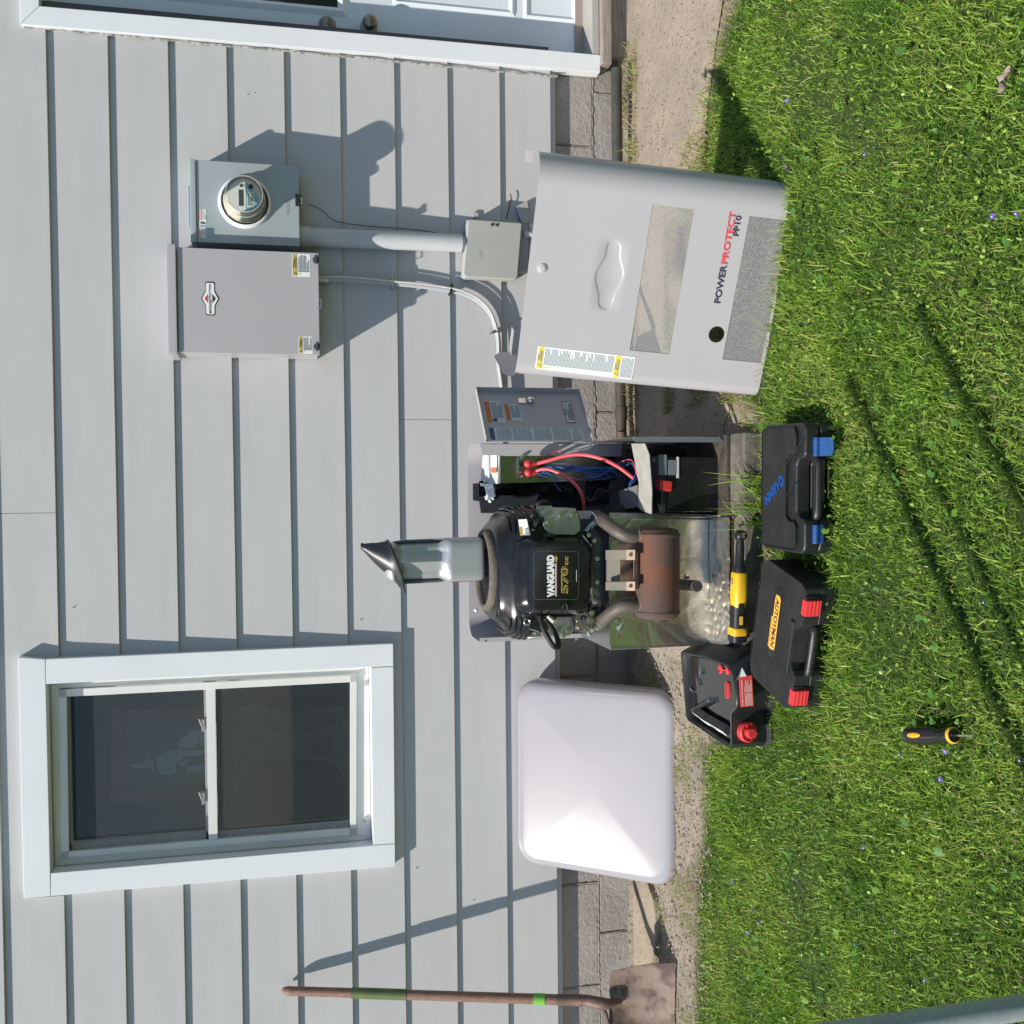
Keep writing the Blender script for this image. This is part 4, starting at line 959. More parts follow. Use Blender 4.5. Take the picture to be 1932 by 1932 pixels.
# rear shell
R = .07; path = [(XL, -.605), (XL, YBk-R)] + arc(XL+R, YBk-R, R, 180, 90, 10)[1:] + [(XR-R, YBk)] + arc(XR-R, YBk-R, R, 90, 0, 10)[1:] + [(XR, -.66)]
MB(FG).shell(path, .06, .735, -.002).done('rear_shell', M_LILAC, gen, ang=.35)
MB(FG).box(XL, XL+.014, -.607, -.6052, .06, .733).done('left_flange', M_LILAC, gen)
p = A(917, 1209, -.607); MB(FG).lathe([(.0001, .0006), (.003, .0006), (.003, -.0002)], T(p.x, -.607, p.z) @ RX(PI/2), 12).done('rivet_hole', M_INK, gen)
gp([(905, 838), (911, 859), (1172, 861), (1174, 838)], -.663, -.6605, 'right_flange', M_LILAC)
M_PANELIN = mat('shell shade', (.018, .022, .030), .6)
gp([(893, 912), (893, 944), (905, 946), (908, 968), (1150, 968), (1150, 905)], -.50, -.49, 'shell_shade', M_PANELIN)  # dark panel standing in for the shade inside the rear shell
for q in ((925, 945), (898, 1151)):
    p = A(*q, -.51); MB(FG).sphere(p, .007, nu=12, nv=8).done('round_rivet', mat('white nylon', (.7, .7, .7), .3), gen)
# control box
M_CBOX = mat('galvanised control box', (.36, .38, .37), .24, 1.0, col2=(.29, .31, .30), ns=9, rvar=.05, bump=.002, bs=6)
cb = gpoly([(944, 860, -.665), (944, 912, -.665), (1163, 906, -.640), (1161, 862, -.640)], .16, 'control_box', M_CBOX, bev=.001)
MB(FG).add([A(944, 860, -.6662), A(944, 912, -.6662), A(938, 912, -.64), A(934, 860, -.64)], [(0, 1, 2, 3)]).done('box_rim', M_ZINC, gen)
M_CREAMP = mat('cream painted cap', (.52, .53, .50), .45)
gpoly([(912, 848, -.60), (906, 912, -.56), (938, 913, -.655), (942, 862, -.662), (940, 848, -.662)], .006, 'control_top', M_CREAMP, dirv=(0, .3, -1))
gpoly([(914.5, 845, -.615), (914.5, 901, -.615), (923, 902, -.635), (923, 845, -.635)], .0008, 'label_strip', M_WPAPER, dirv=(0, .3, -1))
l2 = gpoly([(925.5, 848, -.645), (925.5, 893, -.645), (937, 893, -.660), (937, 848, -.660)], .0008, 'label_strip', M_WPAPER, dirv=(0, .3, -1))
gpoly([(926, 882, -.6462), (926, 892, -.6462), (936.5, 892, -.6612), (936.5, 882, -.6612)], .0004, 'orange_patch', M_ORG, dirv=(0, .3, -1))
b = MB(FG)
for k in range(4): b.add([A(917+k*1.4, 848, -.6205-k*.0036), A(917+k*1.4, 898-k*3, -.6205-k*.0036), A(917.7+k*1.4, 898-k*3, -.6225-k*.0036), A(917.7+k*1.4, 848, -.6225-k*.0036)], [(0, 1, 2, 3)])
b.done('print', M_INKG, gen)
# terminal block
gpoly([(976, 864, -.668), (976, 893, -.668), (990, 893, -.668), (990, 864, -.668)], .02, 'terminal_block', M_ZINC, bev=.001)
gpoly([(979, 868, -.6695), (979, 889, -.6695), (988, 889, -.6695), (988, 868, -.6695)], .001, 'terminal_face', M_INK)
for q in ((984, 862), (984, 899), (977, 880)): p = A(*q, -.672); MB(FG).lathe([(.0001, .005), (.005, .005), (.006, -.004)], T(p.x, p.y, p.z) @ RX(PI/2), 8).done('terminal_bolt', M_BOLT, gen)
for q in ((965, 900), (1002, 901)): p = A(*q, -.666); MB(FG).lathe([(.0001, .0004), (.003, .0004), (.003, 0)], T(p.x, p.y, p.z) @ RX(PI/2), 8).done('small_hole', M_INK, gen)
for q in ((996.2, 874.9), (997, 892)):
    p = A(*q, -.70); MB(FG).sphere(p, .0135, nu=18, nv=12).tube([p, p+Vector((0, .0, -.03))], [.011, .006], 12).done('cable_boot', M_RED, gen)
MB(FG).tube([A(*z1(570, 575), -.69), A(*z1(690, 543), -.72), A(*z1(830, 505), -.75), A(*z1(960, 502), -.78), A(*z1(1090, 535), -.82), A(*z1(1200, 590), -.86), A(*z1(1310, 672), -.88)], .0058, 10, sm=6).done('battery_cable', M_REDW, gen)
MB(FG).tube([A(*z1(570, 628), -.69), A(*z1(660, 603), -.72), A(*z1(740, 620), -.74), A(*z1(830, 670), -.76), A(*z1(900, 730), -.78), A(*z1(940, 810), -.78), A(*z1(950, 895), -.76)], .0052, 10, sm=6).done('battery_cable', M_REDW, gen)
MB(FG).tube([A(*z1(600, 560), -.67), A(*z1(700, 500), -.69), A(*z1(765, 470), -.70), A(*z1(815, 495), -.71), A(*z1(810, 570), -.71)], .0012, 6, sm=6).done('thin_red_wire', M_RED, gen)
for k, c in enumerate((620, 590)):
    p = A(*z1(655, c+10), -.668); MB(FG).tube([(p.x+.012*math.cos(a), p.y-.002, p.z+.012*math.sin(a)) for a in np.linspace(0, 2*PI, 17)[:-1]], .003, 6, closed=True).done('grommet', M_RUB, gen)
for k in range(8):
    pts = [A(*z1(650, 600+k*4), -.675)] + [A(*z1(x, 605+9*math.sin(x*.013+k)+k*3.5-14, ), -.69-random.uniform(0, .015)) for x in range(720, 1180, 60)] + [A(*z1(1190+k*4, 640+k*5), -.70)]
    MB(FG).tube(pts, .0013, 5, sm=3).done('blue_wire', M_BLUEW, gen)
for pts in ([(670, 620, -.69), (720, 660, -.72), (745, 720, -.74), (785, 765, -.75)], [(1150, 600, -.72), (1230, 590, -.80), (1290, 560, -.86), (1320, 600, -.89), (1335, 660, -.90), (1280, 720, -.90), (1255, 780, -.85)],
            [(1150, 610, -.72), (1250, 560, -.80), (1300, 575, -.88), (1320, 640, -.905), (1270, 715, -.9)]):
    MB(FG).tube([A(*z1(a, b_), Y) for a, b_, Y in pts], .0014, 5, sm=6).done('blue_wire', M_BLUEW, gen)
for pts in ([(1140, 600, -.73), (1210, 555, -.80), (1280, 535, -.87), (1310, 570, -.90), (1330, 640, -.91), (1350, 690, -.91)],): MB(FG).tube([A(*z1(a, b_), Y) for a, b_, Y in pts], .0018, 6, sm=6).done('thin_red_wire', M_REDW, gen)
for s_ in range(5):
    rnd = random.Random(s_+30); pts = [A(*z1(900+rnd.uniform(-80, 80), 700+rnd.uniform(-40, 20)), -.70)]+[A(*z1(980+k*60+rnd.uniform(-20, 20), 780+rnd.uniform(-80, 60)), -.72-.02*k) for k in range(4)]
    MB(FG).tube(pts, .0013, 5, sm=6).done('dark_wire', [M_RUB, M_RUB, mat('dark red wire', (.2, .02, .03), .5), M_RUB, mat('grey green wire', (.12, .16, .13), .5)][s_], gen)
for s_ in range(9):
    rnd = random.Random(s_+70); y0_ = 885+rnd.uniform(-12, 14); pts = [A(1010+rnd.uniform(-8, 40), y0_, -.69)]+[A(1060+k*32+rnd.uniform(-12, 12), y0_+8*k*rnd.uniform(-.6, 1.4)+rnd.uniform(-8, 8), -.71-.03*k) for k in range(4)]
    MB(FG).tube(pts, .0012, 5, sm=5).done('loose_wire', (M_BLUEW, M_RUB, M_BLUEW)[s_ % 3], gen)
# sooted foil wall left of the control box
def foilgrid(c, nu, nv, amp, name, mt, parent=None, seed=0, th=.004, fn=6.0):
    """crumpled sheet between four corner points, with thickness"""
    c = [Vector(p) for p in c]; nrm = (c[1]-c[0]).cross(c[3]-c[0]).normalized()
    if nrm.dot(CO-c[0]) < 0: nrm = -nrm
    vs = []
    for j in range(nv+1):
        for i in range(nu+1):
            u_, v_ = i/nu, j/nv; p = (c[0]*(1-u_)+c[1]*u_)*(1-v_)+(c[3]*(1-u_)+c[2]*u_)*v_
            q = p*fn*4; d = abs(noise.noise(q+Vector((seed, 0, 0))))+.5*abs(noise.noise(q*2.3+Vector((0, seed, 0))))
            vs.append(p+nrm*(-amp*d*2))
    n = nu+1; f = [(j*n+i, j*n+i+1, (j+1)*n+i+1, (j+1)*n+i) for j in range(nv) for i in range(nu)]
    mb = MB(FG); mb.add(vs, f); ba = [p-nrm*(th+amp*3) for p in c]; mb.add([*c, *ba], [(4, 5, 6, 7)])
    return mb.done(name, mt, parent or gen, ang=.6)
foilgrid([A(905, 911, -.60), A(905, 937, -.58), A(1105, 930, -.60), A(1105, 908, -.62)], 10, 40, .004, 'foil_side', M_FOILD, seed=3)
foilgrid([A(905, 912, -.60), A(915, 944, -.57), A(932, 944, -.60), A(930, 914, -.62)], 8, 8, .006, 'foil_fold', M_FOIL, seed=5)
# muffler compartment
YW = -.94
wl = [A(1152, 1218, YW), A(1152, 974, YW), A(1346, 975, YW), A(1346, 1219, YW)]
zfl = .064
MB(FG).box(min(p.x for p in wl)+.001, max(p.x for p in wl)-.001, YW+.012, -.625, zfl, wl[0].z-.002).done('compartment_box', M_ZINC, gen, bev=.004)
foilgrid([wl[0], wl[1], wl[2], wl[3]], 110, 80, .0008, 'foil_wall', M_FOIL, seed=1, fn=3.2)
foilgrid([G(1337, 1219, zfl+.004), G(1337, 975, zfl+.004), G(1375, 976, zfl+.002), G(1375, 1215, zfl+.002)], 70, 22, .0030, 'foil_floor', M_FOILF, seed=9, fn=11)
gpoly([(1150, 968, -.93), (1150, 978, -.945), (1340, 981, -.945), (1376, 987, -1.06), (1376, 976, -1.065), (1330, 970, -.93)], .006, 'foil_edge', mat('grey insulation edge', (.42, .40, .34), .6, col2=(.22, .2, .17), ns=60, bump=.002, bs=90), dirv=(.2, 1, 0))
for (a, b_) in (((1176, 1205), (1168, 1160)), ((1178, 1150), (1172, 1140)), ((1170, 990), (1182, 1020))):
    foilgrid([A(a[0]-8, a[1], YW-.006), A(b_[0]-8, b_[1], YW-.006), A(b_[0]+6, b_[1], YW-.004), A(a[0]+6, a[1], YW-.004)], 16, 8, .005, 'foil_tape', M_FOIL, seed=a[1], fn=9, th=.001)
MB(FG).tube([A(1283, 985, YW-.006), A(1240, 1010, YW-.008), A(1200, 1040, YW-.006), A(1262, 1035, YW-.004)], .0005, 4).done('loose_strand', M_CREAM, gen)
# muffler
YMf = -1.02
m0, m1 = A(1240, 1166, YMf), A(1240, 997, YMf); rm_ = .067; Lm = (m1-m0).length
MFr = T(*m0) @ rot_to(m1-m0)
MB(FG).lathe([(.0001, -.004), (rm_*.6, -.002), (rm_*.9, .004), (rm_*.985, .014), (rm_*1.03, .016), (rm_*1.03, .022), (rm_, .024), (rm_, Lm-.024), (rm_*1.03, Lm-.022), (rm_*1.03, Lm-.016), (rm_*.985, Lm-.014), (rm_*.9, Lm-.004), (rm_*.6, Lm+.002), (.0001, Lm+.004)], MFr, 48, cap=False).done('muffler', M_RUST, gen, ang=.7)
MB(FG).tube([A(1275, 1103, YMf), A(1298, 1104, YMf), A(1309, 1105, YMf-.012), A(1315, 1106, YMf-.045)], [.0165, .0165, .0175, .0175], 20, sm=6).done('tail_pipe', M_RUSTP, gen)
p = A(1315, 1106, YMf-.0455); q = A(1313, 1106, YMf-.035); MB(FG).tube([p, p+(p-q).normalized()*.0008], .0145, 20).done('pipe_bore', M_INK, gen)
MB(FG).tube([A(1293, 1104, YMf-.017)+Vector((x, 0, z)) for x, z in ((0, 0), (.02, .002), (.035, 0))], .0022, 6).box(*[f(A(1297, 1090, YMf-.02)[i], .004*s) for i in range(3) for s, f in ((-1, lambda a, b: a+b), (1, lambda a, b: a+b))]).done('pipe_clamp', M_RUST, gen)
MB(FG).tube([A(1206, 1142, YMf), A(1180, 1143, YMf), A(1160, 1152, -1.0), A(1140, 1168, -.95), A(1128, 1178, -.88)], .0205, 20, sm=6).done('exhaust_pipe', M_RUSTP, gen)
MB(FG).tube([A(1208, 1012, YMf), A(1182, 1010, YMf), A(1162, 1000, -1.0), A(1138, 982, -.95), A(1125, 974, -.88)], .0205, 20, sm=6).done('exhaust_pipe', M_RUSTP, gen)
M_WELD = mat('weld bead', (.20, .16, .13), .6, .3, col2=(.1, .07, .05), ns=200, bump=.003, bs=300)
for yy in (1142, 1012):
    c = A(1204, yy, YMf); MB(FG).tube([c+Vector((.0225*math.cos(a), .0225*math.sin(a), random.uniform(-.001, .001))) for a in np.linspace(0, 2*PI, 25)[:-1]], .0045, 8, closed=True).done('weld', M_WELD, gen)
M_TAB = mat('heat tinted steel tab', (.46, .36, .28), .45, .3, col2=(.34, .25, .19), ns=20)
for ya, yb in ((1037, 1056), (1097, 1114)):
    tb_ = gpoly([(1143, ya+1, -.975), (1143, yb, -.975), (1197, yb, -1.065), (1197, ya+1, -1.065)], .003, 'muffler_bracket', mat('dull bracket steel', (.17, .18, .15), .5, .35, col2=(.24, .20, .15), ns=12))
    gpoly([(1182, ya+.5, -1.0475), (1182, yb+.5, -1.0475), (1198, yb+.5, -1.0705), (1198, ya+.5, -1.0705)], .002, 'bracket_tab', M_TAB)
    p = A(1190, (ya+yb)/2, -1.061); MB(FG).lathe([(.0001, .003), (.0055, .003), (.0055, -.002)], T(*p) @ RX(PI/2.4), 14).done('bracket_bolt', M_RUST, gen)
gpoly([(1196, 1040, -1.055), (1196, 1112, -1.055), (1205, 1112, -1.035), (1205, 1040, -1.035)], .003, 'bracket_bridge', M_TAB)
gpoly([(1143, 1056, -.955), (1143, 1097, -.955), (1170, 1097, -.975), (1170, 1056, -.975)], .003, 'bracket_plate', mat('dull bracket steel', (.27, .28, .23)))
# battery compartment
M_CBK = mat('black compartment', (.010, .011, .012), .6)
gp([(1180, 846), (1180, 972), (1400, 972), (1400, 846)], -.76, -.75, 'compartment_back', M_CBK)
MB(FG).add([(.124, -1.048, .06), (.140, -1.018, .06), (.140, -1.018, .345), (.124, -1.048, .345), (.126, -1.046, .06), (.142, -1.016, .06), (.142, -1.016, .345), (.126, -1.046, .345)], [(0, 1, 2, 3), (7, 6, 5, 4), (0, 4, 5, 1), (3, 2, 6, 7), (0, 3, 7, 4), (1, 5, 6, 2)]).done('corner_post', M_LILAC, gen)
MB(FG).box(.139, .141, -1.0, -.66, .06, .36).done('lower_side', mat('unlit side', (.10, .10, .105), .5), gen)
M_TRANS = mat('pale stained steel shelf', (.48, .47, .42), .5, .2, col2=(.36, .35, .31), ns=30)
gpoly([(1191, 837, -.92), (1217, 837, -1.02), (1225, 858, -1.03), (1230, 926, -1.03), (1229, 970, -1.03), (1214, 965, -.98), (1204, 957, -.94), (1205, 910, -.94), (1195, 850, -.92)], .003, 'battery_shelf', M_TRANS, dirv=(0, .4, -1))
gpoly([(1168, 926, -.84), (1203, 915, -.935), (1204, 956, -.935), (1172, 962, -.84)], .003, 'shelf_skirt', mat('dull grey bracket', (.13, .135, .13), .6), dirv=(0, .4, -1))
bt_ = gp([(1250, 862), (1250, 966), (1392, 966), (1392, 862)], -1.0, -.84, 'battery', M_BGLOSS, bev=.004)
gp([(1247, 860), (1247, 968), (1256, 968), (1256, 860)], -1.004, -.836, 'battery_lid', M_BLACK, bev=.002)
gp([(1243, 858), (1243, 896), (1258, 896), (1258, 858)], -1.006, -1.002, 'battery_label', mat('shaded battery label', (.13, .15, .17), .5))  # label colour darkened to stand for the shade under the shelf
gp([(1260, 868), (1260, 896), (1276, 896), (1276, 868)], -1.004, -1.0005, 'battery_label', MATS['shaded battery label'])
gp([(1277, 862), (1277, 902), (1281, 902), (1281, 862)], -1.004, -1.0005, 'battery_band', M_PVC)
MB(FG).px([(1245, 905), (1245, 925), (1268, 928), (1270, 908)], -1.01, -.97).done('terminal_cover', mat('red terminal cover', (.45, .03, .02), .5), gen, bev=.005)
p = A(1240, 868, -.96); MB(FG).lathe([(.0001, .012), (.005, .012), (.006, .0)], T(*p), 10).done('battery_terminal', M_BOLT, gen)
MB(FG).tube([A(1262, 922, -.98), A(1262, 935, -.97), A(1250, 948, -.96), A(1256, 962, -.95)], .006, 8, sm=5).done('terminal_strap', M_DARK, gen)
# ---- compartment door (swung open to the right, in its own shade)
H0, H1 = A(915, 833, -.66), A(1118, 833, -.66)
PH = math.radians(41); DW = .236; DH = H0.z-H1.z
FDr = T(.1425, -.664, H1.z) @ RZ(PH)
dr = MB(FG).box(0, DW, 0, .0015, 0, DH, FDr).box(0, DW, -.020, 0, DH-.0015, DH, FDr).box(DW-.0015, DW, -.018, 0, 0, DH-.0016, FDr).box(0, DW-.002, -.010, 0, 0, .0015, FDr).done('access_door', M_LILAC, gen)
def dst(x0, x1, t0, t1): # fraction box on the door: x along, t from top
    return FDr @ T(x0*DW, -.0009, DH*(1-t1)) @ RX(PI/2), (x1-x0)*DW, (t1-t0)*DH
S_, w_, h_ = dst(.36, .79, .055, .225); sticker(FG, dr, S_, w_, h_, 'org', 11)
S_, w_, h_ = dst(.40, .73, .24, .385); sticker(FG, dr, S_, w_, h_, 'org', 12)
S_, w_, h_ = dst(.36, .80, .80, .89)
sk = sticker(FG, dr, S_, w_, h_, 'dc'); b = MB(FG); rectm(b, S_, w_*.03, h_*.05, w_*.94, h_*.9, .0006); b.done('paper', M_PAPERG, sk)
b = MB(FG); dash_lines(b, S_ @ T(0, 0, .0004), w_*.12, h_*.08, w_*.76, h_*.62, 6, .5, 3); b.text('NOTICE', S_ @ T(w_*.35, h_*.76, 0), w=w_*.3, h=h_*.15, z1=.0012, bold=.03); b.done('print', M_INK, sk)
S_, w_, h_ = dst(.02, .27, .05, .93)
sk = sticker(FG, dr, S_, w_, h_, 'chart', nm='wiring_chart'); b = MB(FG); rectm(b, S_, w_*.03, h_*.945, w_*.94, h_*.05); b.done('header', M_NAVY, sk)
b = MB(FG); dash_lines(b, S_, w_*.04, h_*.02, w_*.92, h_*.9, 70, .35, 14); b.done('print', M_INKG, sk)
b = MB(FG)
for k in range(4):
    for j in range(5): rectm(b, S_, w_*(.06+.18*j), h_*(.12+.21*k), w_*.12, h_*.018, .0011)
b.done('print', M_WPAPER, sk)
lt = MB(FG).box(DW*.74, DW*.84, -.006, -.0005, DH*.545, DH*.615, FDr).done('latch_arm', M_CHROME, dr, bev=.001)
MB(FG).sphere((0, 0, 0), .013, FDr @ T(DW*.79, -.010, DH*.50), sc=(1, .6, 1.1)).done('latch_body', M_CHROME, dr)

# ================================================================== ENGINE (bolted into the generator)
EX = A(915, 1075, -.75).x; EY = -.75
def sup(cx, cy, a, b_, z, n=40, e=.5): 
    return [(cx+a*math.copysign(abs(math.cos(t))**e, math.cos(t)), cy+b_*math.copysign(abs(math.sin(t))**e, math.sin(t)), z) for t in np.linspace(0, 2*PI, n+1)[:-1]]
ZR = A(915, 1075, EY).z
# body under the shroud
MB(FG).box(EX-.15, EX+.16, -.90, -.58, .345, ZR-.13).done('engine_block', M_DARK, gen, bev=.01)
MB(FG).box(EX-.21, EX+.20, -.86, -.55, .30, .36).done('engine_skirt', M_CBK, gen, bev=.01)
SCX = EX-.006
sh = MB(FG).rings([sup(SCX, EY, a, b_, z) for a, b_, z in ((.185, .165, ZR-.190), (.200, .180, ZR-.165), (.207, .188, ZR-.125), (.206, .187, ZR-.095), (.196, .178, ZR-.065), (.180, .165, ZR-.045), (.160, .15, ZR-.032), (.150, .143, ZR-.020), (.142, .138, ZR-.012), (.118, .118, ZR-.010))]).done('fan_shroud', M_BGLOSS, gen, ang=1.2)
for k in range(5):
    z = ZR-.045-k*.014; a = (.186, .197, .204, .207, .2085)[k]
    for s in (0, 1):
        pts = [p for p in sup(SCX, EY, a, a*.9, z, 60) if (p[0]-SCX)*(1 if s else -1) > .12 and p[1] < EY+.06]
        pts.sort(key=lambda p: p[1]); MB(FG).tube(pts, .0030, 6).done('cooling_rib', M_BGLOSS, gen)
# foam ring and screen
MB(FG).rings([[(EX+r*math.cos(t), EY+r*math.sin(t), ZR+z) for t in np.linspace(0, 2*PI, 41)[:-1]] for r, z in ((.127, -.018), (.130, -.004), (.126, .008), (.118, .011), (.110, .008), (.107, -.003), (.108, -.016))], cap0=False, cap1=False).done('foam_ring', M_DRYFOAM, gen, ang=1)
mb = MB(FG); mb.lathe([(.106, -.004), (.0001, -.004)], T(EX, EY, ZR), 40, cap=False)
mb.done('rotating_screen', M_DARK, gen)
b = MB(FG)
for r in (.03, .05, .07, .09, .1): b.tube([(EX+r*math.cos(t), EY+r*math.sin(t), ZR-.002) for t in np.linspace(0, 2*PI, 31)[:-1]], .0016, 4, closed=True)
for t in np.linspace(0, 2*PI, 25)[:-1]: b.tube([(EX+.02*math.cos(t), EY+.02*math.sin(t), ZR-.001), (EX+.104*math.cos(t), EY+.104*math.sin(t), ZR-.001)], .0013, 4)
b.done('screen_mesh', M_BLACK, gen)
# air cleaner cover
def rpx(xa, ya, xb, yb, r, Y, n=7):
    ca, cb = (xa+xb)/2, (ya+yb)/2; return [A(*z1(ca+x, cb+y), Y) for x, y in rrect(xb-xa, yb-ya, r, n)]
ac = MB(FG).rings([rpx(455, 1105, 1010, 1655, 90, -.865), rpx(447, 1098, 1006, 1652, 90, -.93), rpx(452, 1100, 1003, 1650, 95, -.950), rpx(470, 1108, 1001, 1642, 95, -.962), rpx(535, 1128, 990, 1622, 85, -.984), rpx(550, 1140, 980, 1610, 75, -.987)]).done('air_cleaner_cover', M_BGLOSS, gen, ang=.5)
MB(FG).rings([rpx(453, 1100, 1002, 1650, 90, -.9335), rpx(447, 1094, 1008, 1656, 92, -.9335), rpx(447, 1094, 1008, 1656, 92, -.9300), rpx(453, 1100, 1002, 1650, 90, -.9300)], False, False, closed=True).done('cover_seam', M_BLACK, ac)
o1, o2 = rpx(585, 1195, 912, 1545, 28, -.9872), rpx(588, 1198, 909, 1542, 26, -.9874)
b = MB(FG); n_ = len(o1); b.add(o1+o2, [(k, (k+1) % n_, n_+(k+1) % n_, n_+k) for k in range(n_)]); b.done('plate_outline', mat('fine grey line', (.10, .10, .10), .4), ac)
YA = -.9878
def eng_text(s, za, zb, h, mt, nm, bold=.04, z1_=.0002, shear=0):
    a, b_ = A(*z1(*za), YA), A(*z1(*zb), YA); MB(FG).text(s, T(a.x, YA, a.z) @ RX(PI/2), w=b_.x-a.x, h=h, bold=bold, z1=z1_, shear=shear).done(nm, mt, ac)
hV = A(*z1(682, 1400), YA).z-A(*z1(738, 1400), YA).z
eng_text('VANGUARD', (738, 1526), (738, 1222), hV, M_WPRINT, 'lettering', .065)
eng_text('570', (838, 1500), (838, 1302), hV*.98, M_GOLD, 'lettering', .05, .0002)
eng_text('570', (835, 1496), (835, 1306), hV*.82, M_INK, 'lettering_inside', -.012, .0005)
eng_text('cc', (836, 1296), (836, 1232), hV*.42, M_GOLD, 'lettering', .02)
def ebar(xa, xb, ya, yb, mt, Y=YA-.0001):
    b = MB(FG); b.add([A(*z1(xa, ya), Y), A(*z1(xb, ya), Y), A(*z1(xb, yb), Y), A(*z1(xa, yb), Y)], [(0, 1, 2, 3)]); b.done('print', mt, ac)
ebar(742, 747, 1520, 1285, M_WPRINT); ebar(750, 753, 1520, 1285, M_PINK)
b = MB(FG); b.add([A(*z1(*q), YA-.0001) for q in ((738, 1250), (748, 1285), (760, 1250), (748, 1222))], [(0, 1, 2, 3)]); b.done('diamond_mark', M_GOLD, ac)
ebar(893, 896, 1415, 1330, M_WPRINT); ebar(855, 857, 1420, 1310, mat('dim gold', (.08, .06, .02), .4))
for ya, yb in ((1060, 1110), (1560, 1640)):
    c = A(*z1(700 if ya < 1200 else 810, (ya+yb)/2), -.955); MB(FG).sphere(c, .013, sc=(.7, .6, 1.5)).done('cover_clip', M_BLACK, gen)
# right valve cover and bracket
gp([z1(*q) for q in ((632, 870), (625, 905), (660, 1030), (700, 1078), (885, 1080), (925, 1045), (922, 985), (890, 885), (725, 880), (722, 868))], -.925, -.80, 'valve_cover', M_ALU, bev=.008, seg=3)
gp([z1(*q) for q in ((900, 905), (1008, 903), (1022, 960), (1005, 1010), (930, 1040), (920, 960))], -.885, -.880, 'side_bracket', M_LILAC)
for q in ((780, 940), (866, 940), (980, 997), (1000, 930), (690, 985)):
    p = A(*z1(*q), -.928 if q[0] < 900 else -.888); MB(FG).lathe([(.0001, .006), (.005, .006), (.0055, .0045), (.0055, .001), (.0085, .001), (.0085, -.001)], T(*p) @ RX(PI/2), 12).done('hex_bolt', M_BOLT, gen)
MB(FG).tube([A(*z1(650, 965), -.93), A(*z1(610, 985), -.94), A(*z1(590, 1030), -.93), A(*z1(600, 1090), -.9)], .0085, 10, sm=5).done('plug_lead', M_RUB, gen)
MB(FG).tube([A(*z1(600, 880), -.87), A(*z1(630, 850), -.88), A(*z1(670, 845), -.87), A(*z1(700, 865), -.86)], .009, 10, sm=5).done('rubber_hose', M_RUB, gen)
MB(FG).tube([A(*z1(655, 1075), -.95), A(*z1(680, 1130), -.975), A(*z1(700, 1160), -.985), A(*z1(712, 1130), -.98)], .0035, 8, sm=5).done('cover_strap', M_RUB, gen)
MB(FG).tube([A(*z1(800, 1640), -.96), A(*z1(795, 1600), -.99), A(*z1(815, 1570), -.992), A(*z1(830, 1600), -.99), A(*z1(815, 1640), -.97)], .003, 8, sm=5).done('cover_strap', M_RUB, gen)
MB(FG).tube([A(*z1(1040, 985), -.92), A(*z1(1000, 1010), -.92), A(*z1(965, 1055), -.92)], .009, 12).done('oil_filter_tube', mat('green tinted zinc', (.22, .36, .30), .3, .7), gen)
for t in np.linspace(0, 1, 5): 
    c = A(*z1(1040-70*t, 985+65*t), -.92); MB(FG).tube([c, c+Vector((-.002, 0, .0015))], .0115, 10).done('tube_thread', M_BOLT, gen)
# service label on the shroud shoulder (print only)
lab = gpoly([(*z1(474, 968), -.935), (*z1(492, 1080), -.945), (*z1(560, 1078), -.955), (*z1(536, 964), -.945)], .0006, 'service_label', M_WPAPER)
gpoly([(*z1(480, 1022), -.9405), (*z1(490, 1084), -.9455), (*z1(512, 1083), -.9485), (*z1(503, 1020), -.9435)], .0003, 'label_band', M_GOLD)
b = MB(FG)
for k in range(9): b.add([A(*z1(522, 1030+k*5.5), -.951), A(*z1(560, 1029+k*5.5), -.9555), A(*z1(560, 1031+k*5.5), -.9555), A(*z1(522, 1032.5+k*5.5), -.951)], [(0, 1, 2, 3)])
b.done('label_bars', M_INK, gen)
# left head, hose and brackets
gp([z1(*q) for q in ((640, 1650), (640, 1790), (680, 1818), (860, 1810), (880, 1760), (880, 1650))], -.90, -.78, 'valve_cover', M_ALU, bev=.010, seg=3)
gpoly([(*z1(500, 1645), -.93), (*z1(520, 1720), -.92), (*z1(575, 1800), -.90), (*z1(640, 1812), -.90), (*z1(560, 1645), -.93)], .003, 'lift_bracket', M_ZINC)
c = A(*z1(538, 1705), -.935); MB(FG).tube([c+Vector((.009*math.cos(a), 0, .009*math.sin(a))) for a in np.linspace(0, 2*PI, 17)[:-1]], .0025, 8, closed=True).done('lifting_eye', M_BOLT, gen)
for q in ((605, 1790), (740, 1775), (830, 1772), (800, 1800), (990, 1690), (1005, 1640)):
    p = A(*z1(*q), -.905 if q[0] < 900 else -.945); MB(FG).lathe([(.0001, .006), (.005, .006), (.0055, .0045), (.0055, .001), (.0085, .001), (.0085, -.001)], T(*p) @ RX(PI/2), 12).done('hex_bolt', M_BOLT, gen)
MB(FG).tube([A(*z1(635, 1665), -.95), A(*z1(650, 1740), -.965), A(*z1(690, 1820), -.975), A(*z1(735, 1885), -.975), A(*z1(765, 1880), -.97), A(*z1(755, 1820), -.96), A(*z1(715, 1745), -.94), A(*z1(670, 1680), -.92)], .0078, 12, sm=6).done('breather_hose', M_RUB, gen)
p = A(*z1(690, 1665), -.96); q = A(*z1(735, 1705), -.975); MB(FG).tube([p, q], [.007, .009], 6).done('brass_fitting', mat('pale brass', (.72, .66, .52), .3, .6), gen)
MB(FG).tube([A(*z1(880, 1630), -.93), A(*z1(870, 1660), -.935), A(*z1(610, 1660), -.935)], .004, 8).done('fuel_line', M_RUB, gen)
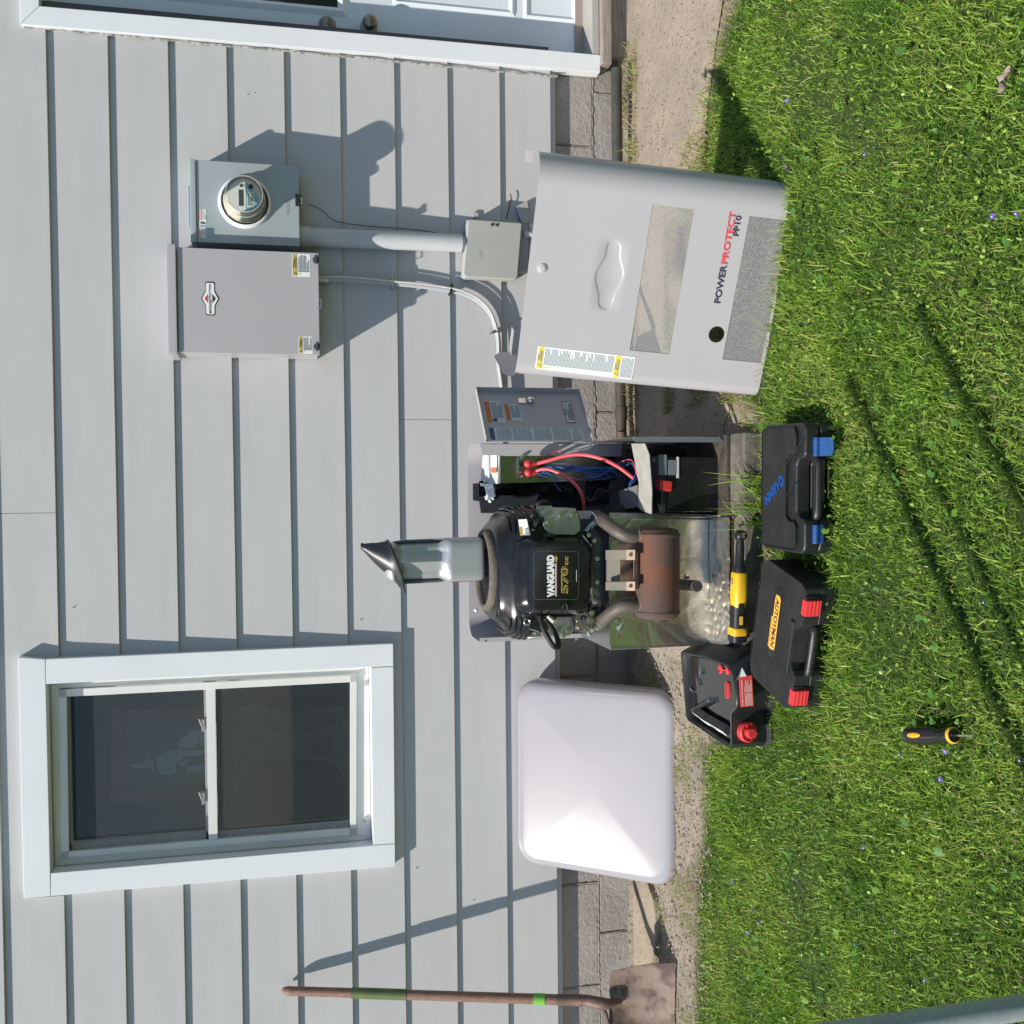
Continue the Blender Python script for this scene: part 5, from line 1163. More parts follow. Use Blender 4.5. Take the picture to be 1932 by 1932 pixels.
for (p_, q_, r_, m_) in (((1005, 915), (1065, 990), .0022, M_BOLT), ((940, 1085), (1010, 1180), .0025, M_BOLT), ((960, 1500), (1000, 1620), .003, M_DARK), ((560, 1755), (660, 1790), .0022, M_BOLT), ((600, 1640), (625, 1700), .004, M_RUB), ((585, 905), (560, 960), .005, M_RUB)):
    MB(FG).tube([A(*z1(*p_), -.93), A(*z1((p_[0]+q_[0])/2+6, (p_[1]+q_[1])/2), -.95), A(*z1(*q_), -.93)], r_, 8, sm=4).done('linkage_rod', m_, gen)
for q in ((985, 1080), (1025, 1120), (1045, 1250), (1045, 1420), (1020, 1560), (905, 1700), (960, 1765)):
    p = A(*z1(*q), -.955); MB(FG).lathe([(.0001, .005), (.0042, .005), (.0046, .004), (.0046, .001), (.007, .001), (.007, -.002)], T(*p) @ RX(PI/2), 10).done('hex_bolt', M_BOLT, gen)
# lower zinc plates that mirror the lawn
gpoly([(*z1(1000, 1020), -.945), (*z1(1062, 1062), -.915), (*z1(1086, 1130), -.90), (*z1(1086, 1495), -.90), (*z1(1070, 1600), -.90), (*z1(1005, 1600), -.945)], .003, 'lower_plate', M_ZINC, bev=.001)
gpoly([(*z1(895, 1650), -.965), (*z1(1070, 1603), -.905), (*z1(1050, 1690), -.905), (*z1(1015, 1782), -.915), (*z1(880, 1778), -.955)], .003, 'left_plate', mat('clean zinc sheet', (.50, .50, .46), .35, .9), bev=.001)
for q in ((1062, 1344), (945, 1676), (1010, 1745)):
    p = A(*z1(*q), -.925 if q[0] > 1000 else -.945); MB(FG).sphere(p+Vector((0, -.002, 0)), .005 if q[0] != 945 else .009, nu=10, nv=6).done('plate_hole', M_INK, gen)
MB(FG).tube([A(*z1(990, 1460), -.965), A(*z1(1005, 1520), -.965), A(*z1(1035, 1560), -.955)], .010, 10, sm=4).done('bright_elbow', M_ZINC, gen)
MB(FG).tube([A(*z1(975, 1772), -.93), A(*z1(985, 1800), -.94), A(*z1(1005, 1795), -.93)], .003, 8, sm=4).done('wire_hook', M_CREAM, gen)
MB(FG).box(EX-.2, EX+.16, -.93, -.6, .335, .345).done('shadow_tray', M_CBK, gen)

# ================================================================== OIL JUG + FUNNEL
JX = A(915, 1053, EY).x
JB = ZR+.012
FJ = T(JX, EY, JB) @ RY(math.radians(-1.0))
jug = thing('oil_jug', 'silver grey plastic oil jug with moulded grip standing on top of the engine', 'bottle', FJ)
hJ = A(724, 1050, EY).z-JB; jw = .068; jd = .052
def jr(s, z, w=jw, d=jd, r=.024, dx=0): return [(x*s+dx, y*s, z) for x, y in rrect(w*2, d*2, r, 6)]
def ss(a, b_, t): t = min(max((t-a)/(b_-a), 0), 1); return t*t*(3-2*t)
NA, NV = 64, 56; rows = []
for j in range(NV+1):
    t = j/NV; s_ = float(np.interp(t, [0, .015, .05, .80, .88, .94, .98, 1.0], [.92, .985, 1.0, 1.0, .96, .86, .68, .40])); row = []
    for k in range(NA):
        a = 2*PI*k/NA; e = .42; x = jw*math.copysign(abs(math.cos(a))**e, math.cos(a)); y = jd*math.copysign(abs(math.sin(a))**e, math.sin(a))
        v = ss(.34, .46, t)*(1-ss(.84, .93, t))
        if y < 0:
            L_ = ss(-.016, -.030, x)*1.0 if x < 0 else ss(.004, .016, x)
            y += .026*v*L_*(1 if x < 0 else 1.0)
            x *= 1-.16*v*ss(.03, .06, abs(x))
        else: y -= .016*v*ss(.01, .03, abs(x))
        row.append((x*s_, y*s_, hJ*t))
    rows.append(row)
MB().rings(rows).done('jug_body', M_JUG, jug, ang=1.3)
MB().lathe([(.022, hJ-.004), (.022, hJ+.012), (.019, hJ+.014), (.0001, hJ+.0145)], T(.030, 0, -.012), 24).done('jug_cap', M_BLACK, jug)
b = MB()
for k in range(7): rectm(b, T(-.002, -jd-.0006, 0) @ RX(PI/2), 0, hJ*(.10+.055*k), .006 if k % 2 else .003, .0008)
b.done('level_mark', M_WPRINT, jug)
MB().box(-jw-.0008, -jw+.0002, -.03, .035, .03, hJ*.33).done('side_label', M_REDL, jug)
FF = T(JX, EY, JB+hJ)
fu = thing('oil_funnel', 'floppy black funnel resting on the top of the oil jug', 'funnel', FF)
tip = A(681, 1030, EY); rimc = A(742, 1066, EY)
rings = []
for t, rr in ((0, .0095), (.06, .011), (.15, .016), (.35, .030), (.6, .045), (.85, .062), (.97, .072), (1.0, .078)):
    c = tip.lerp(rimc, t); rings.append([(c.x+rr*math.cos(a)*1.02-(.012 if t > .9 and math.cos(a) < -.5 else 0), c.y+rr*math.sin(a)*.85, c.z-.38*rr*math.cos(a)*-1*.9*min(t*1.2, 1)*-1*(-1) + (-.006 if t > .96 else 0)) for a in np.linspace(0, 2*PI, 33)[:-1]])
MB(FF).rings(rings, cap0=False, cap1=False).rings([[(Vector(p)+Vector((0, 0, -.0025))) for p in r] for r in rings], False, False).done('cone', M_FUN, fu, ang=1)
MB(FF).rings([rings[-1], [Vector(p)+Vector((0, 0, -.006)) for p in rings[-1]]], False, False).done('rim', M_FUN, fu)
# ================================================================== TOOL CASES
def case_shell(mb, w, d, z0, z1, notch_w, notch_d, r, ins=0.0, nx0=None):
    cx = nx0 if nx0 is not None else w/2
    p = [(ins, r), (ins, d-r), (ins+r*.3, d-r*.3), (ins+r, d-ins), (w-ins-r, d-ins), (w-ins-r*.3, d-r*.3), (w-ins, d-r), (w-ins, r), (w-ins-r*.3, r*.3+ins), (w-ins-r, ins)]
    if notch_d > 0:
        h = notch_w/2; p += [(cx+h+.012, ins), (cx+h, ins+.012), (cx+h, notch_d-.014), (cx+h-.014, notch_d), (cx-h+.014, notch_d), (cx-h, notch_d-.014), (cx-h, ins+.012), (cx-h-.012, ins)]
    p += [(r, ins), (r*.3+ins, r*.3+ins)]
    return p
# --- case with blue logo
FQ = T(-.183, -1.570, .004) @ RZ(math.radians(-1.2))
q1 = thing('blue_logo_case', 'flat black tool case with blue diagonal logo and blue latches on the grass', 'tool case', FQ)
w_, d_, h_ = .335, .228, .092
pb_ = case_shell(None, w_, d_, 0, 0, .150, .045, .022)
MB().prism(pb_, 0, h_*.47).done('lower_shell', M_BLACK, q1, bev=.006, seg=3)
MB().prism(pb_, h_*.475, h_*.93).done('upper_shell', M_BLACK, q1, bev=.007, seg=3)
pt2 = case_shell(None, w_, d_, 0, 0, .172, .062, .026, .010)
top_pts = [(x, y if y > .07 else y+.022) for x, y in pt2]
MB().prism(top_pts, h_*.90, h_).done('top_plate', M_BDUST, q1, bev=.0035, seg=3)
P3 = [(x, y, h_+.0003) for x, y in top_pts]
MB().tube(P3, .0016, 6, closed=True).done('edge_bead', M_BGLOSS, q1)
cxn = w_/2
MB().tube([(cxn-.080, .028, h_*.5), (cxn-.072, .012, h_*.5), (cxn-.05, .007, h_*.5), (cxn+.05, .007, h_*.5), (cxn+.072, .012, h_*.5), (cxn+.080, .028, h_*.5)], .0115, 12, sm=4).done('handle', M_BLACK, q1)
MB().tube([(cxn-.056, .001, h_*.5+.011), (cxn+.056, .001, h_*.5+.011)], .0012, 6).done('handle_seam', M_BGLOSS, q1)
def latch_pair(x, opened):
    MB().cyl((x-.024, -.004, h_*.62), (x+.024, -.004, h_*.62), .0085, n=18).box(x-.024, x+.024, -.009, .004, h_*.40, h_*.62).done('latch', M_BLUEP, q1, bev=.0015)
    for k in (-1, 0, 1): MB().cyl((x+k*.015-.0015, -.004, h_*.62), (x+k*.015+.0015, -.004, h_*.62), .0096, n=18).done('latch_rib', M_BLUEP, q1)
    if opened:
        M = T(x, -.010, h_*.55) @ RX(math.radians(28))
        MB().prism([(-.023, -.034), (-.012, -.040), (.012, -.040), (.023, -.034), (.023, 0), (-.023, 0)], -.003, .003, M).box(-.006, .006, -.022, -.019, .003, .0036, M).done('latch_flap', M_BLUEP, q1, bev=.001)
latch_pair(.052, False); latch_pair(w_-.062, True)
# diagonal recessed band: raised edges and lettering
def qp(a, b_, z=h_): p = FQ.inverted() @ G(*zq(a, b_), z+.004); return Vector((p.x, p.y, z+.0004))
MB().tube([qp(665, 275), qp(480, 550), qp(115, 1100)], .0014, 6).tube([qp(555, 870), qp(540, 880), qp(165, 1400)], .0014, 6).done('band_edge', M_BLACK, q1)
a0, a1 = qp(500, 740), qp(195, 1150)
dv = (a1-a0); L_ = dv.length; dv.normalize(); up = Vector((-dv.y, dv.x, 0))
Mq = Matrix.Identity(4)
for i in range(3): Mq[i][0] = dv[i]; Mq[i][1] = up[i]; Mq[i][2] = (0, 0, 1)[i]
base = qp(385, 730)
# letters built as solid slanted shapes: hexagon ring Q then U I N N
def at_(u, v): p = base+dv*u+up*v; return (p.x, p.y)
hL = .027; L_ = (qp(180, 1100)-qp(395, 740)).length+.006
hexo = [(.5+.5*math.cos(PI/6+k*PI/3), .5+.56*math.sin(PI/6+k*PI/3)) for k in range(6)]
mbq = MB(); S1 = L_*.26
vo = [Vector((*at_(x*S1, y*hL*1.15-.002), h_+.0016)) for x, y in hexo]; vi = [Vector((*at_((.5+(x-.5)*.38)*S1, (.5+(y-.5)*.38)*hL*1.15-.002), h_+.0016)) for x, y in hexo]
mbq.add(vo+vi+[v-Vector((0, 0, .0014)) for v in vo], [(k, (k+1) % 6, 6+(k+1) % 6, 6+k) for k in range(6)]+[(k, (k+1) % 6, 12+(k+1) % 6, 12+k) for k in range(6)])
mbq.done('logo_letter', mat('blue raised lettering', (.008, .06, .24), .4), q1, label='blue hexagonal letter Q')
Mb = Matrix.Translation(base) @ Mq.to_3x3().to_4x4()
MB().text('UINN', Mb @ T(S1*1.02, 0, .0002), w=L_-S1, h=hL, z1=.0014, bold=.09, shear=.1).done('logo_letter', MATS['blue raised lettering'], q1, label='blue letters UINN')

# --- case with yellow logo
bl_ = G(1413, 1270, .092); br_ = G(1440, 1056, .092)
ang = math.atan2(br_.y-bl_.y, br_.x-bl_.x); w2 = (br_-bl_).length+.01; d2 = .240
XD = Vector((math.cos(ang), math.sin(ang), 0)); YD = Vector((-XD.y, XD.x, 0))
org = bl_-YD*d2; org.z = .004
FA = T(*org) @ RZ(ang)
q2 = thing('yellow_logo_case', 'black ribbed tool case with yellow word logo and red latches on the grass', 'tool case', FA)
pa = case_shell(None, w2, d2, 0, 0, .120, .030, .03)
MB().prism(pa, 0, h_*.45).done('lower_shell', M_BLACK, q2, bev=.006, seg=3)
MB().prism(pa, h_*.455, h_*.96).done('upper_shell', M_BDUST, q2, bev=.009, seg=3)
def ap(a, b_, cr=zr, z=h_*.96): p = FA.inverted() @ G(*cr(a, b_), z+.004); return Vector((p.x, p.y, z))
for k in range(9):
    y = .075+k*.021; MB().box(.014, w2-.014, y-.0009, y+.0009, h_*.955, h_*.967).done('lid_rib', M_BDUST, q2) if not (.12 < y < .15) else MB().box(.014, .05, y-.0009, y+.0009, h_*.955, h_*.967).box(w2-.07, w2-.014, y-.0009, y+.0009, h_*.955, h_*.967).done('lid_rib', M_BDUST, q2)
c0, c1_ = ap(960, 1000), ap(840, 1840)
yc = (ap(965, 985).y+ap(840, 1840).y)/2
xl_, xr_ = c1_.x, c0.x
MB().rings([[(x+(xl_+xr_)/2, y+yc-.002, h_*.9605) for x, y in rrect(xr_-xl_+.05, .040, .008, 3)], [(x+(xl_+xr_)/2, y+yc-.002, h_*.972) for x, y in rrect(xr_-xl_+.05, .040, .008, 3)]]).done('logo_plate', M_BLACK, q2)
Lt = xr_-xl_; Ml = T(xr_, yc+.012, h_*.9725) @ RZ(PI)
MB().prism([(-.003, .003), (.010, .0), (Lt+.002, 0), (Lt+.004, .006), (Lt, .026), (Lt-.01, .028), (.004, .028), (-.004, .022)], 0, .0006, Ml).prism([(Lt*.42, -.008), (Lt, -.008), (Lt, .0005), (Lt*.42, .0005)], 0, .0006, Ml).done('logo_backing', M_ORGP, q2)
MB().text('AUTOYMAN', Ml @ T(.004, .004, .0002), w=Lt-.008, h=.0195, z1=.0006, bold=.035, shear=.12).text('AUTOYMAN', Ml @ T(Lt*.45, -.0065, .0002), w=Lt*.5, h=.0045, z1=.0006, bold=.02).done('lettering', M_INK, q2)
cx2 = w2*.48
MB().tube([(cx2-.070, .028, h_*.5), (cx2-.064, .010, h_*.52), (cx2-.045, .002, h_*.52), (cx2+.045, .002, h_*.52), (cx2+.064, .010, h_*.52), (cx2+.070, .028, h_*.5)], .012, 12, sm=4).done('handle', M_BLACK, q2)
for k in range(14): MB().cyl((cx2-.045+k*.0069, .002, h_*.52), (cx2-.0425+k*.0069, .002, h_*.52), .0136, n=16).done('handle_ridge', M_BLACK, q2)
MB().box(cx2-.075, cx2+.075, .030, .052, h_*.93, h_*1.03).done('handle_hump', M_BDUST, q2, bev=.008, seg=3)
for x in (.045, w2-.055):
    MB().box(x-.030, x+.030, -.004, .022, h_*.60, h_*.965).done('latch_seat', M_BLACK, q2, bev=.003)
    lt2 = MB().box(x-.0215, x+.0215, -.012, .010, h_*.50, h_*.985).done('latch', M_RED, q2, bev=.003)
    for k in range(3):
        z = h_*.60+k*.010; MB().box(x-.020, x+.020, -.0135, -.011, z, z+.003).done('latch_rib', M_RED, lt2)
        MB().box(x-.020, x+.020, -.010+k*.006, -.0075+k*.006, h_*.984, h_*1.0).done('latch_rib', M_RED, lt2)

# ================================================================== DRAIN CONTAINER
zt = .125
def cpt(a, b_, z=zt): return G(*z4(a, b_), z)
topo = [cpt(*q) for q in ((88, 880), (110, 868), (300, 905), (520, 985), (560, 1050), (600, 1290), (600, 1365), (545, 1430), (548, 1700), (520, 1735), (480, 1715), (160, 1500), (138, 1460))]
ctr = sum(topo, Vector())/len(topo)
FO = T(ctr.x, ctr.y, 0)
dc = thing('oil_drain_container', 'black plastic drain container with oily tray, red cap and red sticker', 'container', FO)
def ringat(z, s, dx=0.0, dy=0.0): return [Vector((ctr.x+(p.x-ctr.x)*s+dx, ctr.y+(p.y-ctr.y)*s+dy, z)) for p in topo]
bot = [Vector((p.x+(.060 if p.x > ctr.x else -.004), max(p.y, -9)+(.02 if p.y < ctr.y else .0), 0.0)) for p in topo]
MB(FO).rings([ringat(.0, .99), bot and [v+Vector((0, 0, .006)) for v in bot], [b_.lerp(t_, .5)+Vector((0, 0, 0)) for b_, t_ in zip(bot, topo)], [b_.lerp(t_, .93) for b_, t_ in zip(bot, topo)], ringat(zt, .985), ringat(zt+.002, .965), ringat(zt, .94), ringat(zt-.012, .90), ringat(zt-.022, .87)], cap0=True, cap1=True).done('container_body', M_BLACK, dc, ang=.75)
M_OIL = mat('oil film', (.02, .019, .016), .04, spec=.8)
MB(FO).rings([ringat(zt-.0215, .868), ringat(zt-.020, .865)]).done('oil_film', M_OIL, dc)
def frontpt(a, b_):   # point on the front wall
    y0 = cpt(545, 1560).y; return G(*zj(a, b_), 0), y0
yF = cpt(540, 1600).y-.004
c = A(*zj(1190, 1390), yF-.01); Mc = T(c.x, yF-.004, c.z) @ RX(PI/2+.15)
MB(FO).lathe([(.030, -.012), (.030, .004), (.026, .008), (.026, .004), (.015, .004), (.015, .020), (.012, .022), (.0001, .022)], Mc, 40, cap=False).done('drain_cap', M_RED, dc, ang=.4)
for k in range(8): MB(FO).box(.016, .027, -.002, .002, .003, .0065, Mc @ RZ(k*PI/4+.3)).done('cap_rib', M_RED, dc)
# red sticker on the front
yS = cpt(600, 1300).y-.0105
s0, s1, s2, s3 = [A(*zj(*q), yS) for q in ((1040, 905), (1285, 885), (1250, 290), (1010, 330))]
gk = MB(FO).rings([[s0, s1, s2, s3], [p+Vector((0, .004, 0)) for p in (s0, s1, s2, s3)]]).done('red_sticker', mat('red sticker paper', (.58, .05, .04), .5), dc)
Mst = Matrix.Identity(4); xd = (s3-s0).normalized(); yd = (s0-s1); yd = (yd-xd*yd.dot(xd)).normalized(); zd_ = xd.cross(yd)
for i in range(3): Mst[i][0] = xd[i]; Mst[i][1] = yd[i]; Mst[i][2] = zd_[i]; Mst[i][3] = s1[i]
sw, sh = (s3-s0).length, (s0-s1).length
b = MB(FO); b.text('16 Quart Drain Container', Mst @ T(.004, sh*.80, .0004), w=sw*.88, h=sh*.13, z1=.0008, bold=.02); dash_lines(b, Mst, .004, sh*.08, sw*.42, sh*.6, 7, .35, 21); dash_lines(b, Mst, sw*.5, sh*.08, sw*.4, sh*.6, 7, .35, 22); b.done('print', M_WPRINT, gk)
b = MB(FO); b.add([s3+Vector((.0, -.001, 0)), s3.lerp(s2, .55)+Vector((0, -.001, 0)), s3.lerp(s2, .1)+Vector((.030, -.016, .004)), s3+Vector((-.01, -.008, .016))], [(0, 1, 2, 3)]); b.done('peeling_corner', mat('sticker back', (.55, .56, .56), .6), gk)
# tray vent and spout caps
p0 = cpt(510, 1215, zt-.018); vt = MB(FO).rings([[Vector((p0.x+x, p0.y+y, zt-.0205)) for x, y in rrect(.052, .022, .0105, 5)], [Vector((p0.x+x*.96, p0.y+y*.9, zt-.014)) for x, y in rrect(.052, .022, .0105, 5)]]).done('red_vent', M_RED, dc)
for k in range(10): MB(FO).box(p0.x-.020+k*.0044, p0.x-.018+k*.0044, p0.y-.005, p0.y+.005, zt-.0142, zt-.0125).done('vent_rib', mat('deep red', (.4, .02, .03), .4), vt)
p1 = cpt(455, 1030, zt-.02); p2 = cpt(522, 1048, zt-.02)
MB(FO).lathe([(.0135, -.001), (.0135, .004), (.009, .006), (.008, .003), (.0001, .003)], T(p1.x, p1.y, zt-.0195), 24).lathe([(.010, -.001), (.010, .006), (.0001, .007)], T(p2.x, p2.y, zt-.0195), 20).tube([(p1.x, p1.y, zt-.017), (p2.x, p2.y, zt-.017)], .0028, 8).done('spout_cap', M_RED, dc)
# loose things lying in the tray
zz = zt-.0195
def lay(name, lab, cat, F, grp=None): return thing(name, lab, cat, F, grp)
for i, (a, b_) in enumerate(((285, 1065), (262, 1165), (212, 1225))):
    p = cpt(a, b_, zz); F = T(p.x, p.y, zz+.006) @ RZ(.6*i) @ RY(PI/2)
    t = lay('bolt', ('bolt with greenish head nearest the red spout cap in the tray', 'middle one of the three small bolts lying in the oily tray', 'bolt farthest left of the three lying in the oily tray')[i], 'bolt', F, 'bolts in the oily tray')
    MB().lathe([(.0055, -.003), (.0055, .003), (.003, .003), (.003, .018), (.0001, .018)], None, 6).done('bolt_body', M_BOLT, t)
p = cpt(380, 1305, zz); q = cpt(225, 1395, zz)
F = T(p.x, p.y, zz+.009); t = lay('spark_plug_socket', 'long dark steel tube wrench lying slantwise in the oily tray', 'socket', F)
MB(F).tube([(p.x, p.y, zz+.009), (q.x, q.y, zz+.009)], .0085, 14).done('tube_body', mat('dark green steel', (.04, .045, .042), .3, .5), t); MB(F).tube([p+Vector((0, 0, .009)), p+(p-q).normalized()*.004+Vector((0, 0, .009))], .0095, 14).done('tube_end', M_BOLT, t)
for i, (a, b_, c_, d__) in enumerate(((195, 1085, 395, 1235), (420, 1250, 790, 1470))):
    pa_, pb2 = G(*zj(a, b_), zz+.012), G(*zj(c_, d__), zz+.012); dv = (pb2-pa_); L_ = dv.length; an = math.atan2(dv.y, dv.x)
    F = T(pa_.x, pa_.y, zz+.012) @ RZ(an) @ RX(-.75)
    t = lay('spark_plug_box', ('open white and black spark plug carton farther from the red cap', 'white and black spark plug carton nearer the red cap')[i], 'box', F, 'cartons in the oily tray')
    MB().box(0, L_, -.0, .024, .001, .024).done('carton', mat('carton black', (.03, .03, .035), .4), t, bev=.0008)
    MB().box(.0, L_, -.0008, -.0001, .002, .023).done('carton_side', M_WPAPER, t)
    b = MB(); b.prism([(L_*.12, .006), (L_*.3, .004), (L_*.6, .008), (L_*.62, .013), (L_*.4, .016), (L_*.2, .013)], .0009, .0012, RX(PI/2)); b.done('print', M_INK, t)
    if i: b = MB(); b.prism([(L_*.86+.006*math.cos(s), .0125+.006*math.sin(s)) for s in np.linspace(0, 2*PI, 17)[:-1]], .0009, .0012, RX(PI/2)); b.done('print', M_ORG, t)
    else: b = MB(); b.box(L_*.05, L_*.15, -.0013, -.0009, .003, .022); b.done('print', M_REDL, t)

# ================================================================== POWER RATCHET lying on the base pad
ra, rb = G(1397, 1010, .082), G(1391, 1208, .082)
RL = (rb-ra).length; FR = T(ra.x, ra.y, .082) @ RZ(math.atan2(rb.y-ra.y, rb.x-ra.x))
rt = thing('cordless_ratchet', 'yellow and black cordless ratchet lying across the front of the generator base', 'power tool', FR)
def yx(y): return (y-1010)/198*RL
def rr(x, w, h, r, n=5, dy=0, dz=0): return [(x, a+dy, b_+dz) for a, b_ in rrect(w, h, r, n)]
MB().rings([rr(yx(1018), .020, .020, .009), rr(yx(1030), .024, .024, .011), rr(yx(1065), .026, .026, .012), rr(yx(1070), .036, .036, .016), rr(yx(1082), .036, .036, .016)]).done('neck', M_BLACK, rt, ang=.9)
MB().lathe([(.0001, -.014), (.012, -.014), (.015, -.010), (.015, .010), (.012, .014), (.0001, .014)], T(yx(1010), 0, 0), 24).done('ratchet_head', M_BLACK, rt)
MB().lathe([(.0001, .0), (.007, .0), (.007, .022), (.0062, .024), (.0001, .024)], T(yx(1008), .010, 0) @ RX(-PI/2) , 16).done('drive_anvil', M_CHROME, rt)
MB().rings([rr(yx(1079), .040, .036, .014), rr(yx(1082), .046, .042, .016), rr(yx(1120), .048, .044, .016), rr(yx(1135), .046, .042, .016), rr(yx(1147), .040, .038, .015), rr(yx(1149), .036, .036, .014)]).done('yellow_housing', M_TOOLY, rt, ang=.9)
MB().rings([rr(yx(1138), .035, .040, .014, dy=.002), rr(yx(1150), .042, .041, .016), rr(yx(1175), .044, .042, .017), rr(yx(1184), .046, .044, .017)]).done('grip', M_BLACK, rt, ang=.9)
for k in range(9): MB().rings([rr(yx(1158+k*2.9), .0455, .0435, .017), rr(yx(1159.2+k*2.9), .0455, .0435, .017)]).done('grip_ridge', M_BLACK, rt)
MB().rings([rr(yx(1183), .048, .046, .017), rr(yx(1186), .052, .048, .014), rr(yx(1197), .052, .048, .012)]).done('yellow_band', M_TOOLY, rt)
MB().rings([rr(yx(1196), .050, .046, .012), rr(yx(1209), .050, .046, .012), rr(yx(1211), .044, .040, .01)]).done('battery_pack', M_BLACK, rt)
MB().box(yx(1090), yx(1116), -.010, .004, .0195, .0215).done('name_plate', M_BLACK, rt, bev=.001)
sgn = RZ(PI)
MB().text('DEWALT', T(yx(1115), .0, .0218) @ sgn @ T(0, -.002, 0) , w=yx(1115)-yx(1093), h=.007, z1=.0004, bold=.03).done('lettering', mat('tool white print', (.6, .6, .55), .5), rt) if False else MB().text('DEWALT', Matrix.Translation((yx(1092), -.007, .0217)) @ Matrix(((1, 0, 0, 0), (0, 1, 0, 0), (0, 0, 1, 0), (0, 0, 0, 1))), w=yx(1114)-yx(1092), h=.008, z1=.0004, bold=.03).done('lettering', mat('tool white print', (.6, .6, .55), .5), rt)
MB().box(yx(1136), yx(1150), .018, .026, -.006, .010).done('trigger', M_BLACK, rt, bev=.002)
MB().box(yx(1160), yx(1176), .0225, .0235, -.004, .006).done('yellow_strip', M_TOOLY, rt)
p = G(1408, 1190, .055)
F = T(p.x, p.y, .06); t = thing('copper_elbow', 'small copper coloured fitting beside the battery end of the ratchet', 'fitting', F)
MB(F).tube([G(1405, 1168, .056), G(1406, 1190, .056), G(1409, 1200, .056)], [.007, .009, .011], 12, sm=4).done('tube', mat('dull copper', (.45, .17, .07), .4, .6), t)

# ================================================================== SCREWDRIVER
sa_, sb_ = G(1712, 1387, .030), G(1800, 1387.5, .026); dv = (sb_-sa_); Ls = dv.length
FSd = T(*sa_) @ rot_to(dv)
sd = thing('screwdriver', 'black and yellow handled screwdriver lying in the grass', 'screwdriver', FSd)
R0 = Ls*.115
MB().lathe([(.0001, 0), (R0*.7, .001), (R0*1.0, .007), (R0*1.12, .016), (R0*1.15, Ls*.38), (R0*1.02, Ls*.58), (R0*.78, Ls*.70), (R0*.80, Ls*.76), (R0*.95, Ls*.86), (R0*.95, Ls*.96), (R0*.8, Ls)], None, 24).done('handle', M_BGLOSS, sd, ang=.8)
MB().lathe([(R0*.97, Ls*.965), (R0*.97, Ls*.985), (R0*.80, Ls*1.002)], None, 24, cap=False).done('yellow_ring', M_TOOLY, sd)
MB().cyl((0, 0, Ls), (0, 0, Ls*1.36), .0028, n=12).done('blade', M_BOLT, sd)
vdir = FSd.inverted().to_3x3() @ (CO-sa_); va = math.atan2(vdir.y, vdir.x)
MB().sphere((0, 0, 0), 1, RZ(va) @ T(R0*1.05, 0, Ls*.31) @ Matrix.Diagonal((R0*.20, R0*.34, Ls*.15, 1))).done('yellow_inlay', mat('amber inlay', (.75, .36, .02), .35), sd)

# ================================================================== DRAINAGE PIPE along the foundation
YPp = -.075
pp = [A(1163, 130, YPp), A(1164, 260, YPp), A(1168, 500, YPp), A(1170, 700, YPp), A(1172, 800, YPp), A(1174, 900, YPp), A(1180, 1000, YPp)]
for p in pp: p.z = max(p.z, .022)
Fp = T(*pp[0]); pt = thing('black_drain_pipe', 'black plastic pipe lying in dry grass along the foundation', 'pipe', Fp)
MB(Fp).tube(pp, .021, 18, sm=4).done('pipe', mat('dusty black pipe', (.035, .035, .034), .5, col2=(.075, .065, .05), ns=14), pt)
MB(Fp).cyl(A(1172, 768, YPp), A(1172, 792, YPp), .0245, n=20).done('pipe_coupling', MATS['dusty black pipe'], pt)
mp_ = mat('dull red brown pipe', (.12, .07, .055), .6, col2=(.08, .05, .04), ns=20)
MB(Fp).cyl(A(1172.5, 815, YPp-.012), A(1174, 880, YPp-.012), .019, n=18).done('iron_pipe', mp_, pt)

# ================================================================== POSTS near the camera
def pole(name, lab, x, y, h, r, mt, cat='post'):
    F = T(x, y, 0); t = thing(name, lab, cat, F, 'steel poles near the viewer'); MB(F).cyl((x, y, -.2), (x, y, h), r, n=28).done('pipe', mt, t); MB(F).sphere((x, y, h), r*1.15, sc=(1, 1, .6)).done('cap', mt, t); return t
pole('steel_post', 'galvanised steel post crossing the corner closest to the viewer', -.867, -2.49, 1.86, .0200, M_GALV)
pole('steel_post', 'taller steel post behind the corner post, casting the longest streak of shade', -.91, -2.895, 2.15, .017, M_GALV)
pole('steel_post', 'thin steel post between the two thicker ones near the viewer', -.89, -2.65, 1.62, .013, M_GALV)

# ================================================================== GRASS (uncountable: one object per kind)
rng = np.random.default_rng(5)
edgeX = np.linspace(-6, 6, 601); edgeY = np.array([lawn_edge(x) for x in edgeX])
obst = [(-.50, .15, -1.15, -.40)]
def in_rects(x, y):
    m_ = np.zeros(len(x), bool)
    for a, b_, c_, d__ in obst: m_ |= (x > a) & (x < b_) & (y > c_) & (y < d__)
    for F, w0, d0 in ((FQ, w_, d_), (FA, w2, d2)):
        Fi = np.array(F.inverted()); lx = Fi[0, 0]*x+Fi[0, 1]*y+Fi[0, 3]; ly = Fi[1, 0]*x+Fi[1, 1]*y+Fi[1, 3]; m_ |= (lx > -.0) & (lx < w0) & (ly > -.0) & (ly < d0)
    m_ |= (np.abs(x-ctr.x) < .14) & (np.abs(y-ctr.y-.02) < .155)
    c, s = math.cos(-.342), math.sin(-.342); lx = c*(x-.251)+s*(y+1.14); ly = -s*(x-.251)+c*(y+1.14)
    m_ |= (lx > -.01) & (lx < .61) & (ly > -.045) & (ly < .035)
    return m_
def fbm(x, y, s):
    return np.sin(x*3.1*s+1.3*np.sin(y*2.3*s))*.5+np.sin(y*4.3*s+1.7*np.sin(x*3.7*s+1))*.5
